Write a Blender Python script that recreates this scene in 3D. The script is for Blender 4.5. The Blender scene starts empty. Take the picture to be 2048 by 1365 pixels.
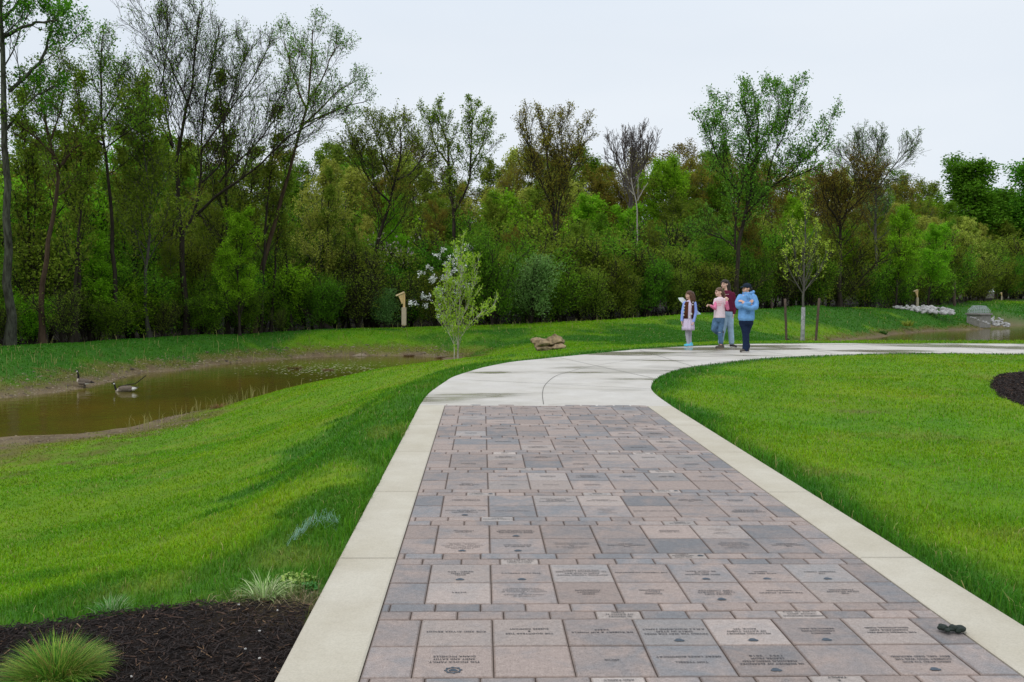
import bpy, math, random
import numpy as np
from math import radians, pi, sin, cos
from mathutils import Matrix, Vector
SC = bpy.context.scene
COL = SC.collection
R = np.random.RandomState(7)

# ------------------------------------------------------------------ camera model
F, PIT, YAW, ROLL, CH = 1889.25, .05651, .03237, .00796, 1.436
UX, UY = -.38422, 4.11213          # origin of the paver frame
IN = .0254
def ray(px, py):
    a, b = px-1024., py-682.5
    c, s = cos(ROLL), sin(ROLL)
    x = a*c+b*s; y = -a*s+b*c
    d, up = 1., -y/F
    return np.array([x/F, d*cos(PIT)+up*sin(PIT), up*cos(PIT)-d*sin(PIT)])
def at(px, py, Z):                  # where the view ray meets height Z
    r = ray(px, py); t = (Z-CH)/r[2]
    return np.array([r[0]*t, r[1]*t, Z])
def atd(px, py, d):                 # the point at distance d along Y
    r = ray(px, py); t = d/r[1]
    return np.array([r[0]*t, d, CH+r[2]*t])
def P(x, y): return -.005*np.clip(np.asarray(y)-12., 0, 20)
def atp(px, py):
    z = 0.
    for _ in range(5):
        p = at(px, py, z); z = float(P(p[0], p[1]))
    return p
def uv2w(u, v):                     # paver frame (inches) -> world
    u = np.asarray(u)*IN; v = np.asarray(v)*IN
    return UX+u*cos(YAW)-v*sin(YAW), UY+u*sin(YAW)+v*cos(YAW)
def w2uv(x, y):
    a = np.asarray(x)-UX; b = np.asarray(y)-UY
    return (a*cos(YAW)+b*sin(YAW))/IN, (-a*sin(YAW)+b*cos(YAW))/IN

# ------------------------------------------------------------------ helpers
def link(o): COL.objects.link(o); return o
def tag(o, label=None, cat=None, group=None, kind=None):
    if label: o['label'] = label
    if cat: o['category'] = cat
    if group: o['group'] = group
    if kind: o['kind'] = kind
    return o
def empty(name, loc, rz=0):
    o = bpy.data.objects.new(name, None); o.location = loc; o.rotation_euler = (0, 0, rz)
    o.empty_display_size = .1
    return link(o)
def npmesh(name, V, Fc, mat=None, parent=None, col=None, smooth=False, obj=True):
    V = np.asarray(V, dtype=np.float32); Fc = np.asarray(Fc, dtype=np.int32)
    me = bpy.data.meshes.new(name)
    me.vertices.add(len(V)); me.vertices.foreach_set('co', V.ravel())
    k = Fc.shape[1]
    me.loops.add(Fc.size); me.loops.foreach_set('vertex_index', Fc.ravel())
    me.polygons.add(len(Fc)); me.polygons.foreach_set('loop_start', np.arange(len(Fc), dtype=np.int32)*k)
    me.polygons.foreach_set('use_smooth', np.full(len(Fc), smooth))
    me.update(calc_edges=True)
    if col is not None:
        ca = me.color_attributes.new('Col', 'FLOAT_COLOR', 'POINT')
        c = np.ones((len(V), 4), dtype=np.float32); c[:, :3] = col
        ca.data.foreach_set('color', c.ravel())
    if mat: me.materials.append(mat)
    if not obj: return me
    o = link(bpy.data.objects.new(name, me)); o.parent = parent
    return o
def pymesh(name, V, Fc, mat=None, parent=None, smooth=False):
    me = bpy.data.meshes.new(name); me.from_pydata([tuple(map(float, v)) for v in V], [], Fc); me.update()
    if smooth:
        for p in me.polygons: p.use_smooth = True
    if mat: me.materials.append(mat)
    o = link(bpy.data.objects.new(name, me)); o.parent = parent
    return o
def copy_tree(o, parent=None):
    c = o.copy(); COL.objects.link(c); c.parent = parent
    for ch in list(o.children): copy_tree(ch, c)
    return c
def hsh(ix, iy, s):
    v = np.sin(ix*127.1+iy*311.7+s*74.7)*43758.5453
    return v-np.floor(v)
def vn(x, y, s=0):
    ix, iy = np.floor(x), np.floor(y); fx, fy = x-ix, y-iy
    fx = fx*fx*(3-2*fx); fy = fy*fy*(3-2*fy)
    return (hsh(ix, iy, s)*(1-fx)+hsh(ix+1, iy, s)*fx)*(1-fy)+(hsh(ix, iy+1, s)*(1-fx)+hsh(ix+1, iy+1, s)*fx)*fy
def fbm(x, y, s=0, o=4):
    t = 0; a = .5
    for i in range(o):
        t = t+a*vn(x*2**i, y*2**i, s+i*3); a *= .5
    return t/(1-.5**o)
def sst(a, b, x):
    t = np.clip((x-a)/(b-a), 0, 1); return t*t*(3-2*t)
def poly_sd(x, y, poly):            # signed distance (negative inside)
    x = np.asarray(x, float); y = np.asarray(y, float)
    d = np.full(x.shape, 1e9); ins = np.zeros(x.shape, bool); n = len(poly)
    for i in range(n):
        ax, ay = poly[i][:2]; bx, by = poly[(i+1) % n][:2]
        ex, ey = bx-ax, by-ay; L = ex*ex+ey*ey+1e-12
        t = np.clip(((x-ax)*ex+(y-ay)*ey)/L, 0, 1)
        d = np.minimum(d, np.hypot(x-ax-t*ex, y-ay-t*ey))
        if ay != by:
            ins ^= ((ay > y) != (by > y)) & (x < (bx-ax)*(y-ay)/(by-ay)+ax)
    return np.where(ins, -d, d)

# ------------------------------------------------------------------ materials
class M:
    def __init__(s, name):
        s.m = bpy.data.materials.new(name); s.m.use_nodes = True
        s.t = s.m.node_tree; s.n = s.t.nodes; s.l = s.t.links
        s.b = s.n['Principled BSDF']; s.out = s.n['Material Output']
    def N(s, typ, **k):
        n = s.n.new('ShaderNode'+typ)
        for a, b in k.items(): setattr(n, a, b)
        return n
    def L(s, a, b): s.l.new(a, b)
    def coord(s, kind='Object'): return s.N('TexCoord').outputs[kind]
    def noise(s, scale, detail=4, rough=.6, vec=None, dist=0):
        n = s.N('TexNoise'); n.inputs['Scale'].default_value = scale; n.inputs['Detail'].default_value = detail
        n.inputs['Roughness'].default_value = rough; n.inputs['Distortion'].default_value = dist
        if vec is not None: s.L(vec, n.inputs['Vector'])
        return n.outputs['Fac']
    def ramp(s, fac, stops):
        r = s.N('ValToRGB'); e = r.color_ramp.elements
        while len(e) < len(stops): e.new(.5)
        for i, (p, c) in enumerate(stops):
            e[i].position = p; e[i].color = (*c, 1) if len(c) == 3 else c
        s.L(fac, r.inputs[0]); return r.outputs[0]
    def mix(s, fac, a, b, mode='MIX'):
        n = s.N('Mix', data_type='RGBA', blend_type=mode)
        for i, v in ((0, fac), (6, a), (7, b)):
            if isinstance(v, (int, float)): n.inputs[i].default_value = v
            elif isinstance(v, tuple): n.inputs[i].default_value = (*v, 1)
            else: s.L(v, n.inputs[i])
        return n.outputs[2]
    def math(s, op, a, b=0., c=0.):
        n = s.N('Math', operation=op)
        for i, v in enumerate((a, b, c)):
            if isinstance(v, (int, float)): n.inputs[i].default_value = v
            else: s.L(v, n.inputs[i])
        return n.outputs[0]
    def bump(s, h, strength=.3, dist=.01):
        b = s.N('Bump'); b.inputs['Strength'].default_value = strength; b.inputs['Distance'].default_value = dist
        s.L(h, b.inputs['Height']); s.L(b.outputs[0], s.b.inputs['Normal'])
    def set(s, col=None, rough=None, spec=None, metal=None):
        if col is not None:
            if isinstance(col, tuple): s.b.inputs['Base Color'].default_value = (*col, 1)
            else: s.L(col, s.b.inputs['Base Color'])
        if rough is not None:
            if isinstance(rough, (int, float)): s.b.inputs['Roughness'].default_value = rough
            else: s.L(rough, s.b.inputs['Roughness'])
        if spec is not None: s.b.inputs['Specular IOR Level'].default_value = spec
        if metal is not None: s.b.inputs['Metallic'].default_value = metal
        return s
def simple(name, c, rough=.8, var=.18, scale=20, bump=.2, bd=.004, spec=.3):
    m = M(name); co = m.coord(); n = m.noise(scale, 5, .6, co)
    a = tuple(x*(1-var) for x in c); b = tuple(min(1, x*(1+var)) for x in c)
    m.set(m.ramp(n, [(.3, a), (.7, b)]), rough, spec)
    if bump: m.bump(n, bump, bd)
    return m.m
def leafmat(name, c1, c2, c3=None, trans=.42):
    m = M(name); geo = m.N('Newmnode') if False else m.N('NewGeometry')
    rnd = geo.outputs['Random Per Island']; c3 = c3 or c2
    if trans == .42 and name in ('lf_olive', 'lf_green', 'lf_bright', 'lf_rust', 'lf_yellow', 'lf_dark', 'lf_grey'): c1, c2, c3 = [tuple(min(.9, q*1.35) for q in c_) for c_ in (c1, c2, c3)]
    col = m.ramp(rnd, [(0, c1), (.55, c2), (1, c3)])
    oi = m.N('ObjectInfo')
    n = m.noise(.7, 2, .5, m.coord())
    hs = m.N('HueSaturation'); m.L(col, hs.inputs['Color'])
    v = m.math('MULTIPLY_ADD', n, .9, .5); v2 = m.math('MULTIPLY_ADD', oi.outputs['Random'], .35, .82)
    m.L(m.math('MULTIPLY', v, v2), hs.inputs['Value'])
    m.L(m.math('MULTIPLY_ADD', oi.outputs['Random'], .03, .485), hs.inputs['Hue'])
    m.set(hs.outputs[0], .6, .07)
    tr = m.N('BsdfTranslucent'); m.L(hs.outputs[0], tr.inputs['Color'])
    mx = m.N('MixShader'); mx.inputs[0].default_value = trans
    m.L(m.b.outputs[0], mx.inputs[1]); m.L(tr.outputs[0], mx.inputs[2]); m.L(mx.outputs[0], m.out.inputs[0])
    return m.m
def barkmat(name, c, c2, scale=6):
    m = M(name); co = m.coord(); mp = m.N('Mapping'); mp.inputs['Scale'].default_value = (1, 1, .25)
    m.L(co, mp.inputs[0]); n = m.noise(scale, 6, .7, mp.outputs[0])
    m.set(m.ramp(n, [(.35, c), (.65, c2)]), .9, .15); m.bump(n, .6, .03)
    return m.m
MT = {}
MT['bark_dark'] = barkmat('bark_dark', (.018, .014, .010), (.050, .040, .030))
MT['bark_brown'] = barkmat('bark_brown', (.035, .022, .014), (.090, .060, .038))
MT['bark_grey'] = barkmat('bark_grey', (.05, .045, .038), (.12, .11, .095))
MT['bark_lichen'] = barkmat('bark_lichen', (.018, .016, .012), (.085, .09, .065), 9)
MT['bark_birch'] = barkmat('bark_birch', (.22, .17, .14), (.62, .56, .52), 9)
MT['bark_snag'] = barkmat('bark_snag', (.25, .22, .19), (.42, .39, .35))
MT['twig_purple'] = barkmat('twig_purple', (.07, .055, .05), (.14, .12, .11))
MT['lf_olive'] = leafmat('lf_olive', (.085, .135, .012), (.14, .20, .016), (.21, .26, .03))
MT['lf_green'] = leafmat('lf_green', (.06, .145, .008), (.10, .22, .012), (.17, .31, .02))
MT['lf_bright'] = leafmat('lf_bright', (.11, .26, .008), (.17, .36, .012), (.25, .46, .025))
MT['lf_rust'] = leafmat('lf_rust', (.16, .11, .016), (.18, .16, .018), (.19, .20, .03))
MT['lf_yellow'] = leafmat('lf_yellow', (.22, .26, .035), (.32, .36, .05), (.42, .44, .09))
MT['lf_dark'] = leafmat('lf_dark', (.05, .14, .008), (.075, .20, .010), (.11, .25, .016))
MT['lf_birch'] = leafmat('lf_birch', (.26, .42, .025), (.38, .55, .04), (.50, .64, .09))
MT['lf_lime'] = leafmat('lf_lime', (.30, .40, .03), (.42, .52, .05), (.54, .60, .10))
MT['lf_grey'] = leafmat('lf_grey', (.09, .20, .04), (.15, .29, .07), (.22, .36, .12))
MT['lf_white'] = leafmat('lf_white', (.62, .64, .58), (.80, .82, .78), (.85, .86, .84), .15)
MT['lf_pink'] = leafmat('lf_pink', (.45, .36, .33), (.55, .47, .44), (.6, .55, .5), .15)

def attr_mat(name, rough=.9, ns=60, nb=.5, var=.35, spec=.2, bd=.02):
    m = M(name); a = m.N('Attribute', attribute_name='Col'); n = m.noise(ns, 5, .7, m.coord())
    m.set(m.mix(1., a.outputs['Color'], m.ramp(n, [(.25, (1-var,)*3), (.75, (1+var*.6,)*3)]), 'MULTIPLY'), rough, spec)
    m.bump(n, nb, bd); return m.m
MT['ground'] = attr_mat('ground', .95, 14, .7, .4)
m = M('grass_blade'); a = m.N('Attribute', attribute_name='Col')
m.set(a.outputs['Color'], .55, .12); tr = m.N('BsdfTranslucent'); m.L(a.outputs['Color'], tr.inputs['Color'])
mx = m.N('MixShader'); mx.inputs[0].default_value = .3
m.L(m.b.outputs[0], mx.inputs[1]); m.L(tr.outputs[0], mx.inputs[2]); m.L(mx.outputs[0], m.out.inputs[0]); MT['blade'] = m.m

# pavers: per-paver tint in Col.r (grey amount), Col.g (lightness)
m = M('pavers'); co = m.coord(); a = m.N('Attribute', attribute_name='Col'); sp = m.N('SeparateColor'); m.L(a.outputs['Color'], sp.inputs[0])
n1 = m.noise(5.5, 4, .6, co, .6); n2 = m.noise(160, 3, .7, co); n3 = m.noise(38, 3, .6, co)
g = m.math('ADD', sp.outputs[0], m.math('MULTIPLY', m.math('SUBTRACT', n1, .5), 1.5))
g = m.ramp(g, [(.25, (0, 0, 0)), (.85, (1, 1, 1))])
base = m.mix(g, (.345, .275, .243), (.212, .208, .214))
base = m.mix(sp.outputs[2], base, (.44, .385, .35))
base = m.mix(1., base, m.ramp(n2, [(.30, (.62, .60, .58)), (.5, (1, 1, 1)), (.72, (1.22, 1.22, 1.2))]), 'MULTIPLY')
base = m.mix(1., base, m.ramp(n3, [(.25, (.80, .80, .80)), (.75, (1.1, 1.1, 1.1))]), 'MULTIPLY')
rim = m.math('MULTIPLY', m.math('POWER', a.outputs['Alpha'], .8), .62); base = m.mix(rim, base, (.115, .072, .050))
hs = m.N('HueSaturation'); m.L(base, hs.inputs['Color']); m.L(sp.outputs[1], hs.inputs['Value'])
m.set(hs.outputs[0], .8, .3); m.bump(n2, .45, .002); MT['paver'] = m.m
MT['joint_sand'] = simple('joint_sand', (.042, .028, .020), .95, .5, 60, .5)
MT['letter'] = simple('letter', (.030, .030, .036), .6, .3, 80, 0)
MT['emblem'] = simple('emblem', (.050, .066, .085), .55, .3, 80, 0)

# concrete, with wet patches
def concrete(name, c1, c2, wet):
    m = M(name); co = m.coord(); n = m.noise(2.2, 6, .65, co); f = m.noise(130, 3, .6, co)
    br = m.N('TexWave'); br.bands_direction = 'Y'; br.inputs['Scale'].default_value = 26; br.inputs['Distortion'].default_value = 3; br.inputs['Detail'].default_value = 3
    m.L(co, br.inputs['Vector'])
    c = m.ramp(n, [(.3, c1), (.7, c2)])
    c = m.mix(1., c, m.ramp(f, [(.25, (.86, .86, .85)), (.6, (1.04, 1.04, 1.04))]), 'MULTIPLY')
    c = m.mix(.12, c, m.ramp(br.outputs[0], [(0, (.8, .8, .8)), (1, (1.1, 1.1, 1.1))]), 'MULTIPLY')
    st = m.noise(.9, 5, .7, co); c = m.mix(.5, c, m.ramp(st, [(.35, (.86, .84, .77)), (.6, (1, 1, 1))]), 'MULTIPLY')
    r = .85
    if wet:
        mp = m.N('Mapping'); mp.inputs['Rotation'].default_value = (0, 0, -.5); mp.inputs['Scale'].default_value = (.45, 1.1, 1); m.L(co, mp.inputs[0])
        w = m.noise(.62, 4, .55, mp.outputs[0], .4); sx = m.N('SeparateXYZ'); m.L(co, sx.inputs[0])
        w = m.math('ADD', w, m.math('MULTIPLY', m.math('SUBTRACT', sx.outputs[1], 17.), .007))
        wm = m.ramp(w, [(.50, (0, 0, 0)), (.62, (1, 1, 1))])
        c = m.mix(m.math('MULTIPLY', wm, .72), c, (.20, .165, .105)); r = m.math('MULTIPLY_ADD', wm, -.45, .60)
    m.set(c, r, .35); m.bump(f, .25, .002); return m.m
MT['walk'] = concrete('walk', (.50, .462, .415), (.585, .548, .50), True)
MT['curb'] = concrete('curb', (.46, .41, .325), (.545, .50, .415), False)
MT['groove'] = simple('groove', (.16, .15, .13), .95, .3, 50, 0)
MT['conc_box'] = simple('conc_box', (.23, .22, .20), .9, .25, 6, .4)
MT['galv'] = simple('galv', (.42, .45, .48), .45, .12, 12, 0)
MT['wood_new'] = simple('wood_new', (.62, .44, .20), .7, .15, 12, .2)
MT['wood_roof'] = simple('wood_roof', (.74, .56, .32), .7, .1, 12, .2)
MT['pvc'] = simple('pvc', (.46, .38, .27), .5, .08, 5, 0)
MT['black'] = simple('black', (.02, .02, .02), .6, .2, 30, 0)
MT['stake'] = simple('stake', (.085, .060, .045), .9, .4, 14, .5)
MT['stone_tan'] = simple('stone_tan', (.26, .19, .11), .9, .55, 5, .8, .03)
MT['stone_grey'] = simple('stone_grey', (.36, .355, .345), .9, .6, 2.2, .6, .03)
MT['wrap'] = simple('wrap', (.26, .26, .255), .8, .6, 9, .2)
MT['mulch'] = simple('mulch', (.018, .011, .008), .95, .6, 60, .8)
# pond water
m = M('pond_water'); co = m.coord(); mp = m.N('Mapping'); mp.inputs['Scale'].default_value = (1, 1, 1); m.L(co, mp.inputs[0])
n = m.noise(.22, 4, .6, co); m.set(m.ramp(n, [(.3, (.125, .085, .012)), (.7, (.065, .066, .010))]), .07, .5)
wv = m.noise(2.2, 3, .55, mp.outputs[0], .3); m.b.inputs['IOR'].default_value = 1.33
m.bump(wv, .22, .05); MT['water'] = m.m

# ------------------------------------------------------------------ plan of the place
W = -2.2
left_px = [(837, 807), (858, 787), (890, 764), (908, 753.5), (943, 742), (972, 734), (1025, 724), (1084, 718), (1142, 712), (1201, 706), (1289, 698), (1368, 693.5), (1420, 691.4), (1461, 689), (1561, 687.5), (1696, 687), (1870, 687.3), (2048, 688), (2600, 692)]
right_px = [(1341.5, 810.6), (1318, 794.5), (1304, 781), (1302.4, 771), (1312, 758), (1330, 747.6), (1362, 737.4), (1420, 728), (1528, 716.4), (1629, 711), (1729, 707.7), (1830, 706.2), (2048, 707.4), (2600, 712)]
VE = 288.
cl = [np.array([*uv2w(-19.4, VE), 0])]+[atp(*p) for p in left_px[1:]]
cr = [np.array([*uv2w(102., VE), 0])]+[atp(*p) for p in right_px[1:]]
def smooth_line(pts, n=14):
    pts = np.array(pts); q = np.vstack([2*pts[0]-pts[1], pts, 2*pts[-1]-pts[-2]]); out = []
    for i in range(1, len(q)-2):
        p0, p1, p2, p3 = q[i-1:i+3]; t = np.linspace(0, 1, n, endpoint=False)[:, None]
        out.append(.5*((2*p1)+(-p0+p2)*t+(2*p0-5*p1+4*p2-p3)*t*t+(-p0+3*p1-3*p2+p3)*t**3))
    return np.vstack(out+[pts[-1:]])
cl = smooth_line(cl, 6); cr = smooth_line(cr, 6)
WALK = np.vstack([cl, cr[::-1]])
def hard_d(x, y):                   # distance to the paved surface
    u, v = w2uv(x, y); du = np.maximum(-19.4-u, u-102.); dv = np.maximum(v-VE, -500-v)
    s = np.where((du < 0) & (dv < 0), np.maximum(du, dv), np.hypot(np.maximum(du, 0), np.maximum(dv, 0)))*IN
    return np.minimum(s, poly_sd(x, y, WALK))
mulch_px = [(0, 1252), (74, 1243), (156, 1234), (223, 1224.5), (297, 1217), (371, 1211.5), (445, 1208), (557, 1213), (608, 1221)]
MUL = [at(*p, -.03)[:2] for p in mulch_px]
MUL = np.array(MUL+[np.array(uv2w(-19.3, -6)), np.array(uv2w(-19.3, -120)), np.array([-4.5, 1.0]), np.array([-3.6, 4.0])])
mulr_px = [(1983, 768), (1990, 757), (2010, 750), (2048, 746), (2120, 745), (2200, 755), (2210, 790), (2120, 815), (2060, 806), (2030, 796), (2000, 785)]
MUR = np.array([at(*p, -.03)[:2] for p in mulr_px])
edge_px = np.array([[-1500, 30], [-300, 35], [0, 39], [300, 47], [600, 55], [850, 60], [1000, 62], [1130, 66], [1250, 70], [1400, 74], [1500, 78], [1650, 87], [1800, 105], [1900, 125], [2048, 158], [2600, 200]], float)
def edge_d(px): return np.interp(px, edge_px[:, 0], edge_px[:, 1])
def topx(x, y): return 1024+F*x/np.maximum(y, 1.)
# terrain control points: (px, py, Z) and world ones
C = []
for q in [(0, 797, W), (150, 779, W), (215, 766, W), (300, 746, W), (450, 728, W), (600, 716.5, W), (750, 712, W), (850, 713, W)]: C.append(at(*q))
for q in [(0, 775, -1.95), (300, 731, -1.95), (600, 703, -1.95), (850, 700, -1.85)]: C.append(at(*q))
for q in [(0, 703, -1.2), (150, 693, -1.2), (300, 682, -1.2), (450, 675, -1.2), (600, 668, -1.2), (720, 663, -1.1), (850, 657, -1.), (1000, 652, -.9), (1130, 646, -.8), (1250, 639, -.7), (1400, 629, -.4), (1500, 622.5, -.2), (1560, 619.5, -.1)]:
    p = at(*q); C.append(p); k = (p[1]+5)/p[1]; C.append([p[0]*k, p[1]*k, q[2]-.25]); k = (p[1]+25)/p[1]; C.append([p[0]*k, p[1]*k, q[2]-.5])
for q in [(1200, 690, -1.2), (1350, 681, -1.35), (1500, 677, -1.5), (1620, 681, -1.9), (1095, 700, -1.12), (1000, 706, -1.7)]: C.append(at(*q))
for q in [(1680, 682, W+.05), (1722, 678, W), (1786, 669, W), (1850, 663.5, W), (1914, 661, W), (1967, 656, W)]: C.append(at(*q))
for q in [(2020, 651, W), (2060, 650, W), (2200, 650, W)]: C.append(at(*q))
for q in [(1650, 616, 80), (1700, 616.5, 84), (1745, 617.5, 89), (1790, 620, 94)]:
    p = atd(*q); C.append(p); k = (p[1]+5)/p[1]; C.append([p[0]*k, p[1]*k, p[2]-.2]); k = (p[1]+25)/p[1]; C.append([p[0]*k, p[1]*k, p[2]-.3])
C += [atd(1870, 634, 90), atd(1930, 646, 93), atd(1850, 617, 98), atd(1890, 613, 112), atd(1960, 607, 130), atd(2048, 601.5, 150), atd(2250, 597, 190), atd(2040, 625, 118), atd(1985, 622, 108), atd(2200, 625, 130)]
for x, y, z in [(-14, 28, -2.75), (-20, 25, -2.7), (-12.5, 34, -2.75), (-10, 41, -2.7), (-5, 45, -2.55), (-1.5, 41, -2.3), (-26, 20, -2.6), (36, 66, -2.5), (44, 76, -2.7), (52, 88, -2.7), (65, 95, -2.7), (38, 50, -2.3), (55, 60, -2.4), (26, 56, -2.2)]: C.append([x, y, z])
for q in [(0, 874, W), (150, 868, W), (250, 859, W), (330, 838, W), (430, 817, W)]: C.append(at(*q))
for q in [(0, 922, -1.95), (120, 905, -1.8), (250, 880, -1.75), (350, 856, -1.75), (430, 834, -1.85)]: C.append(at(*q))
for q in [(600, 773, -1.42), (700, 753, -.97), (790, 736, -.62), (870, 724, -.34), (960, 715, -.19), (1060, 706, -.15), (1180, 698, -.15), (1300, 690, -.14), (1420, 685.5, -.14), (1560, 684, -.15), (1750, 684, -.17), (1900, 684.5, -.17), (2048, 685, -.18), (2300, 687, -.2)]:
    p = at(*q); C.append(p); k = (p[1]+3.2)/p[1]
    C.append([p[0]*k, p[1]*k, q[2]-.5 if q[0] > 800 else q[2]-.45])
for q in [(0, 1000, -1.45), (250, 1000, -1.1), (500, 1000, -.52), (640, 900, -.55), (300, 900, -1.6), (700, 820, -.55), (500, 860, -1.25), (150, 1120, -.55), (430, 1120, -.22), (780, 790, -.32)]: C.append(at(*q))
C += [[-2.6, 4.2, -.08], [-2.2, 2.5, -.05], [-4, 1, -.15], [-8, 0, -.5], [-15, 5, -1.4], [-6, -8, -.2], [0, -10, 0], [8, -6, 0], [6, 5, -.01], [12, 8, 0], [9, 15, -.03], [18, 14, -.03], [26, 20, -.08], [40, 22, -.1], [22, 4, 0], [-30, 5, -2.0], [-32, 14, -2.4], [-35, 45, -1.2], [-50, 20, -1.2], [70, 30, -.3], [80, 10, -.2], [60, -30, 0], [-60, -30, -.5], [0, -60, 0], [-80, 60, -1], [-40, 120, -1.2], [30, 150, -.8], [110, 200, 0], [140, 120, 0], [0, 110, -1.2]]
for v in range(-60, 300, 60):
    for u in (-20, 103): C.append([*uv2w(u, v), -.02])
for p in cl[::8]: C.append([p[0], p[1], float(P(*p[:2]))-.02])
for p in cr[::8]: C.append([p[0], p[1], float(P(*p[:2]))-.02])
C = np.array(C, float)
keep = []
for i in range(len(C)):
    if all(np.hypot(*(C[i, :2]-C[j, :2])) > .6 for j in keep): keep.append(i)
C = C[keep]
CC = C[:, :2]/50.
def _phi(r2): return .5*r2*np.log(r2+1e-12)
D2 = ((CC[:, None]-CC[None])**2).sum(-1); nC = len(C)
A = np.zeros((nC+3, nC+3)); A[:nC, :nC] = _phi(D2)+np.eye(nC)*2e-5; Q = np.c_[np.ones(nC), CC]; A[:nC, nC:] = Q; A[nC:, :nC] = Q.T
WT = np.linalg.solve(A, np.r_[C[:, 2], 0, 0, 0])
def height(x, y, wall=True):
    x = np.asarray(x, float); y = np.asarray(y, float); sh = x.shape; x = x.ravel(); y = y.ravel(); out = np.empty(len(x))
    for i in range(0, len(x), 40000):
        a = x[i:i+40000]/50; b = y[i:i+40000]/50
        r2 = (a[:, None]-CC[None, :, 0])**2+(b[:, None]-CC[None, :, 1])**2
        out[i:i+40000] = _phi(r2)@WT[:nC]+WT[nC]+a*WT[nC+1]+b*WT[nC+2]
    rr = np.hypot(x, y-40); f = sst(140, 320, rr); out = np.clip(out, -2.95, 2.5)
    out = out*(1-f)-.6*f
    amp = .045*sst(0, 12, np.hypot(x, y))
    hd = hard_d(x, y)
    out = out+amp*(fbm(x*.55, y*.55, 5, 4)-.5)*2*sst(.3, 2.5, hd)
    k = 1-sst(.05, 1.3, hd); out = out*(1-k)+(P(x, y)-.022)*k
    k = hd < .0; out = np.where(hd < -.02, P(x, y)-.06, out)
    return out.reshape(sh)
H = lambda x, y: float(height(np.array([x]), np.array([y]))[0])

def cover(x, y, z):
    """albedo of the ground cover and how grassy it is"""
    hd = hard_d(x, y); u, v = w2uv(x, y); px = topx(x, y)
    n1 = fbm(x*.55, y*.55, 11); n2 = fbm(x*2.3, y*2.3, 21); n3 = fbm(x*.12, y*.12, 31)
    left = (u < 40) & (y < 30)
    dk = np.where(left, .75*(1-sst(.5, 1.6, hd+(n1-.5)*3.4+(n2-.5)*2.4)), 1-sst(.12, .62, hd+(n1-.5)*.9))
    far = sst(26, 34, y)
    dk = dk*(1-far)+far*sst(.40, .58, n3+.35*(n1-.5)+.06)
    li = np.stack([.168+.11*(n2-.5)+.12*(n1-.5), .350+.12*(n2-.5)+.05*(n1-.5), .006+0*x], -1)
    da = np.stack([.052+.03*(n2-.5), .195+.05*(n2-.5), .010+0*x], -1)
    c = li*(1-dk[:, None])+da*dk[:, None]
    # yellowish and bare flecks of the lawn
    by = sst(.60, .78, fbm(x*1.6+7, y*1.6, 41))*(1-far)*.28
    c = c*(1-by[:, None])+np.array([.34, .33, .06])*by[:, None]
    hz = z-W
    g = np.ones_like(x)
    wet = (y > 12)
    bk = np.where(wet, 1-sst(.24, .52, hz+(n2-.5)*.5+(n1-.5)*.4), 0)
    mud = np.where(wet, 1-sst(.06, .22, hz+(n2-.5)*.42+(n1-.5)*.2), 0)
    c = c*(1-bk[:, None]*.75)+np.array([.19, .16, .035])*bk[:, None]*.75
    mc = np.stack([.25+.26*(n2-.5), .19+.21*(n2-.5), .115+.15*(n2-.5)], -1)
    c = c*(1-mud[:, None])+mc*mud[:, None]; g = g*(1-bk*.45)*(1-mud*.93)
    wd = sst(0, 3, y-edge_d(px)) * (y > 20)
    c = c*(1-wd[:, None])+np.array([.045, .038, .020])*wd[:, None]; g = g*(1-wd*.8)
    mu = (poly_sd(x, y, MUL) < 0) | (poly_sd(x, y, MUR) < 0)
    c[mu] = (.018, .011, .008); g[mu] = 0
    # thin, bare corner between the mulch and the curb
    b = np.exp(-(((x-uv2w(-24, 4)[0])/.30)**2+((y-uv2w(-24, 4)[1])/.22)**2)); c = c*(1-b[:, None])+np.array([.15, .11, .06])*b[:, None]; g = g*(1-.85*b)
    q = at(1720, 805, 0); b = np.exp(-(((x-q[0])/.35)**2+((y-q[1])/.15)**2)); c = c*(1-b[:, None]*.6)+np.array([.2, .15, .07])*b[:, None]*.6; g = g*(1-.4*b)
    g[hd < .005] = 0; g[z < W+.02] = 0
    return np.clip(c, 0, 1), g, dk, bk

# ------------------------------------------------------------------ ground sheet
th = np.radians(np.r_[np.linspace(-180, -46, 40), np.linspace(-44, -34, 16), np.linspace(-33.8, 33.8, 500), np.linspace(34, 44, 16), np.linspace(46, 179, 40)])
rr = np.r_[np.geomspace(.8, 110, 620), np.geomspace(113, 4000, 40)]
TH, RR = np.meshgrid(th, rr); gx = (RR*np.sin(TH)).ravel(); gy = (RR*np.cos(TH)).ravel(); gz = height(gx, gy)
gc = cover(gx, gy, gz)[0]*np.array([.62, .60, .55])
nt, nr = len(th), len(rr); idx = np.arange(nt*nr).reshape(nr, nt)
ii = np.c_[idx[:-1, :].ravel(), np.roll(idx, -1, 1)[:-1, :].ravel(), np.roll(idx, -1, 1)[1:, :].ravel(), idx[1:, :].ravel()][:, ::-1]
gV = np.c_[gx, gy, gz]; gV = np.vstack([gV, [0, 0, -.08]]); gc = np.vstack([gc, gc[0]])
ground = npmesh('ground', gV, ii, MT['ground'], None, gc, True); tag(ground, kind='structure')

for nm, (x0, y0, x1, y1) in {'pond_water': (-60, 12, 8, 62)}.items():
    tag(npmesh(nm, [(x0, y0, W), (x1, y0, W), (x1, y1, W), (x0, y1, W)], [[0, 1, 2, 3]], MT['water']), kind='structure')
tag(npmesh('pond_water', [(20, 34, W), (150, 34, W), (150, 128, W), (20, 128, W)], [[0, 1, 2, 3]], MT['water']), kind='structure')

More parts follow.
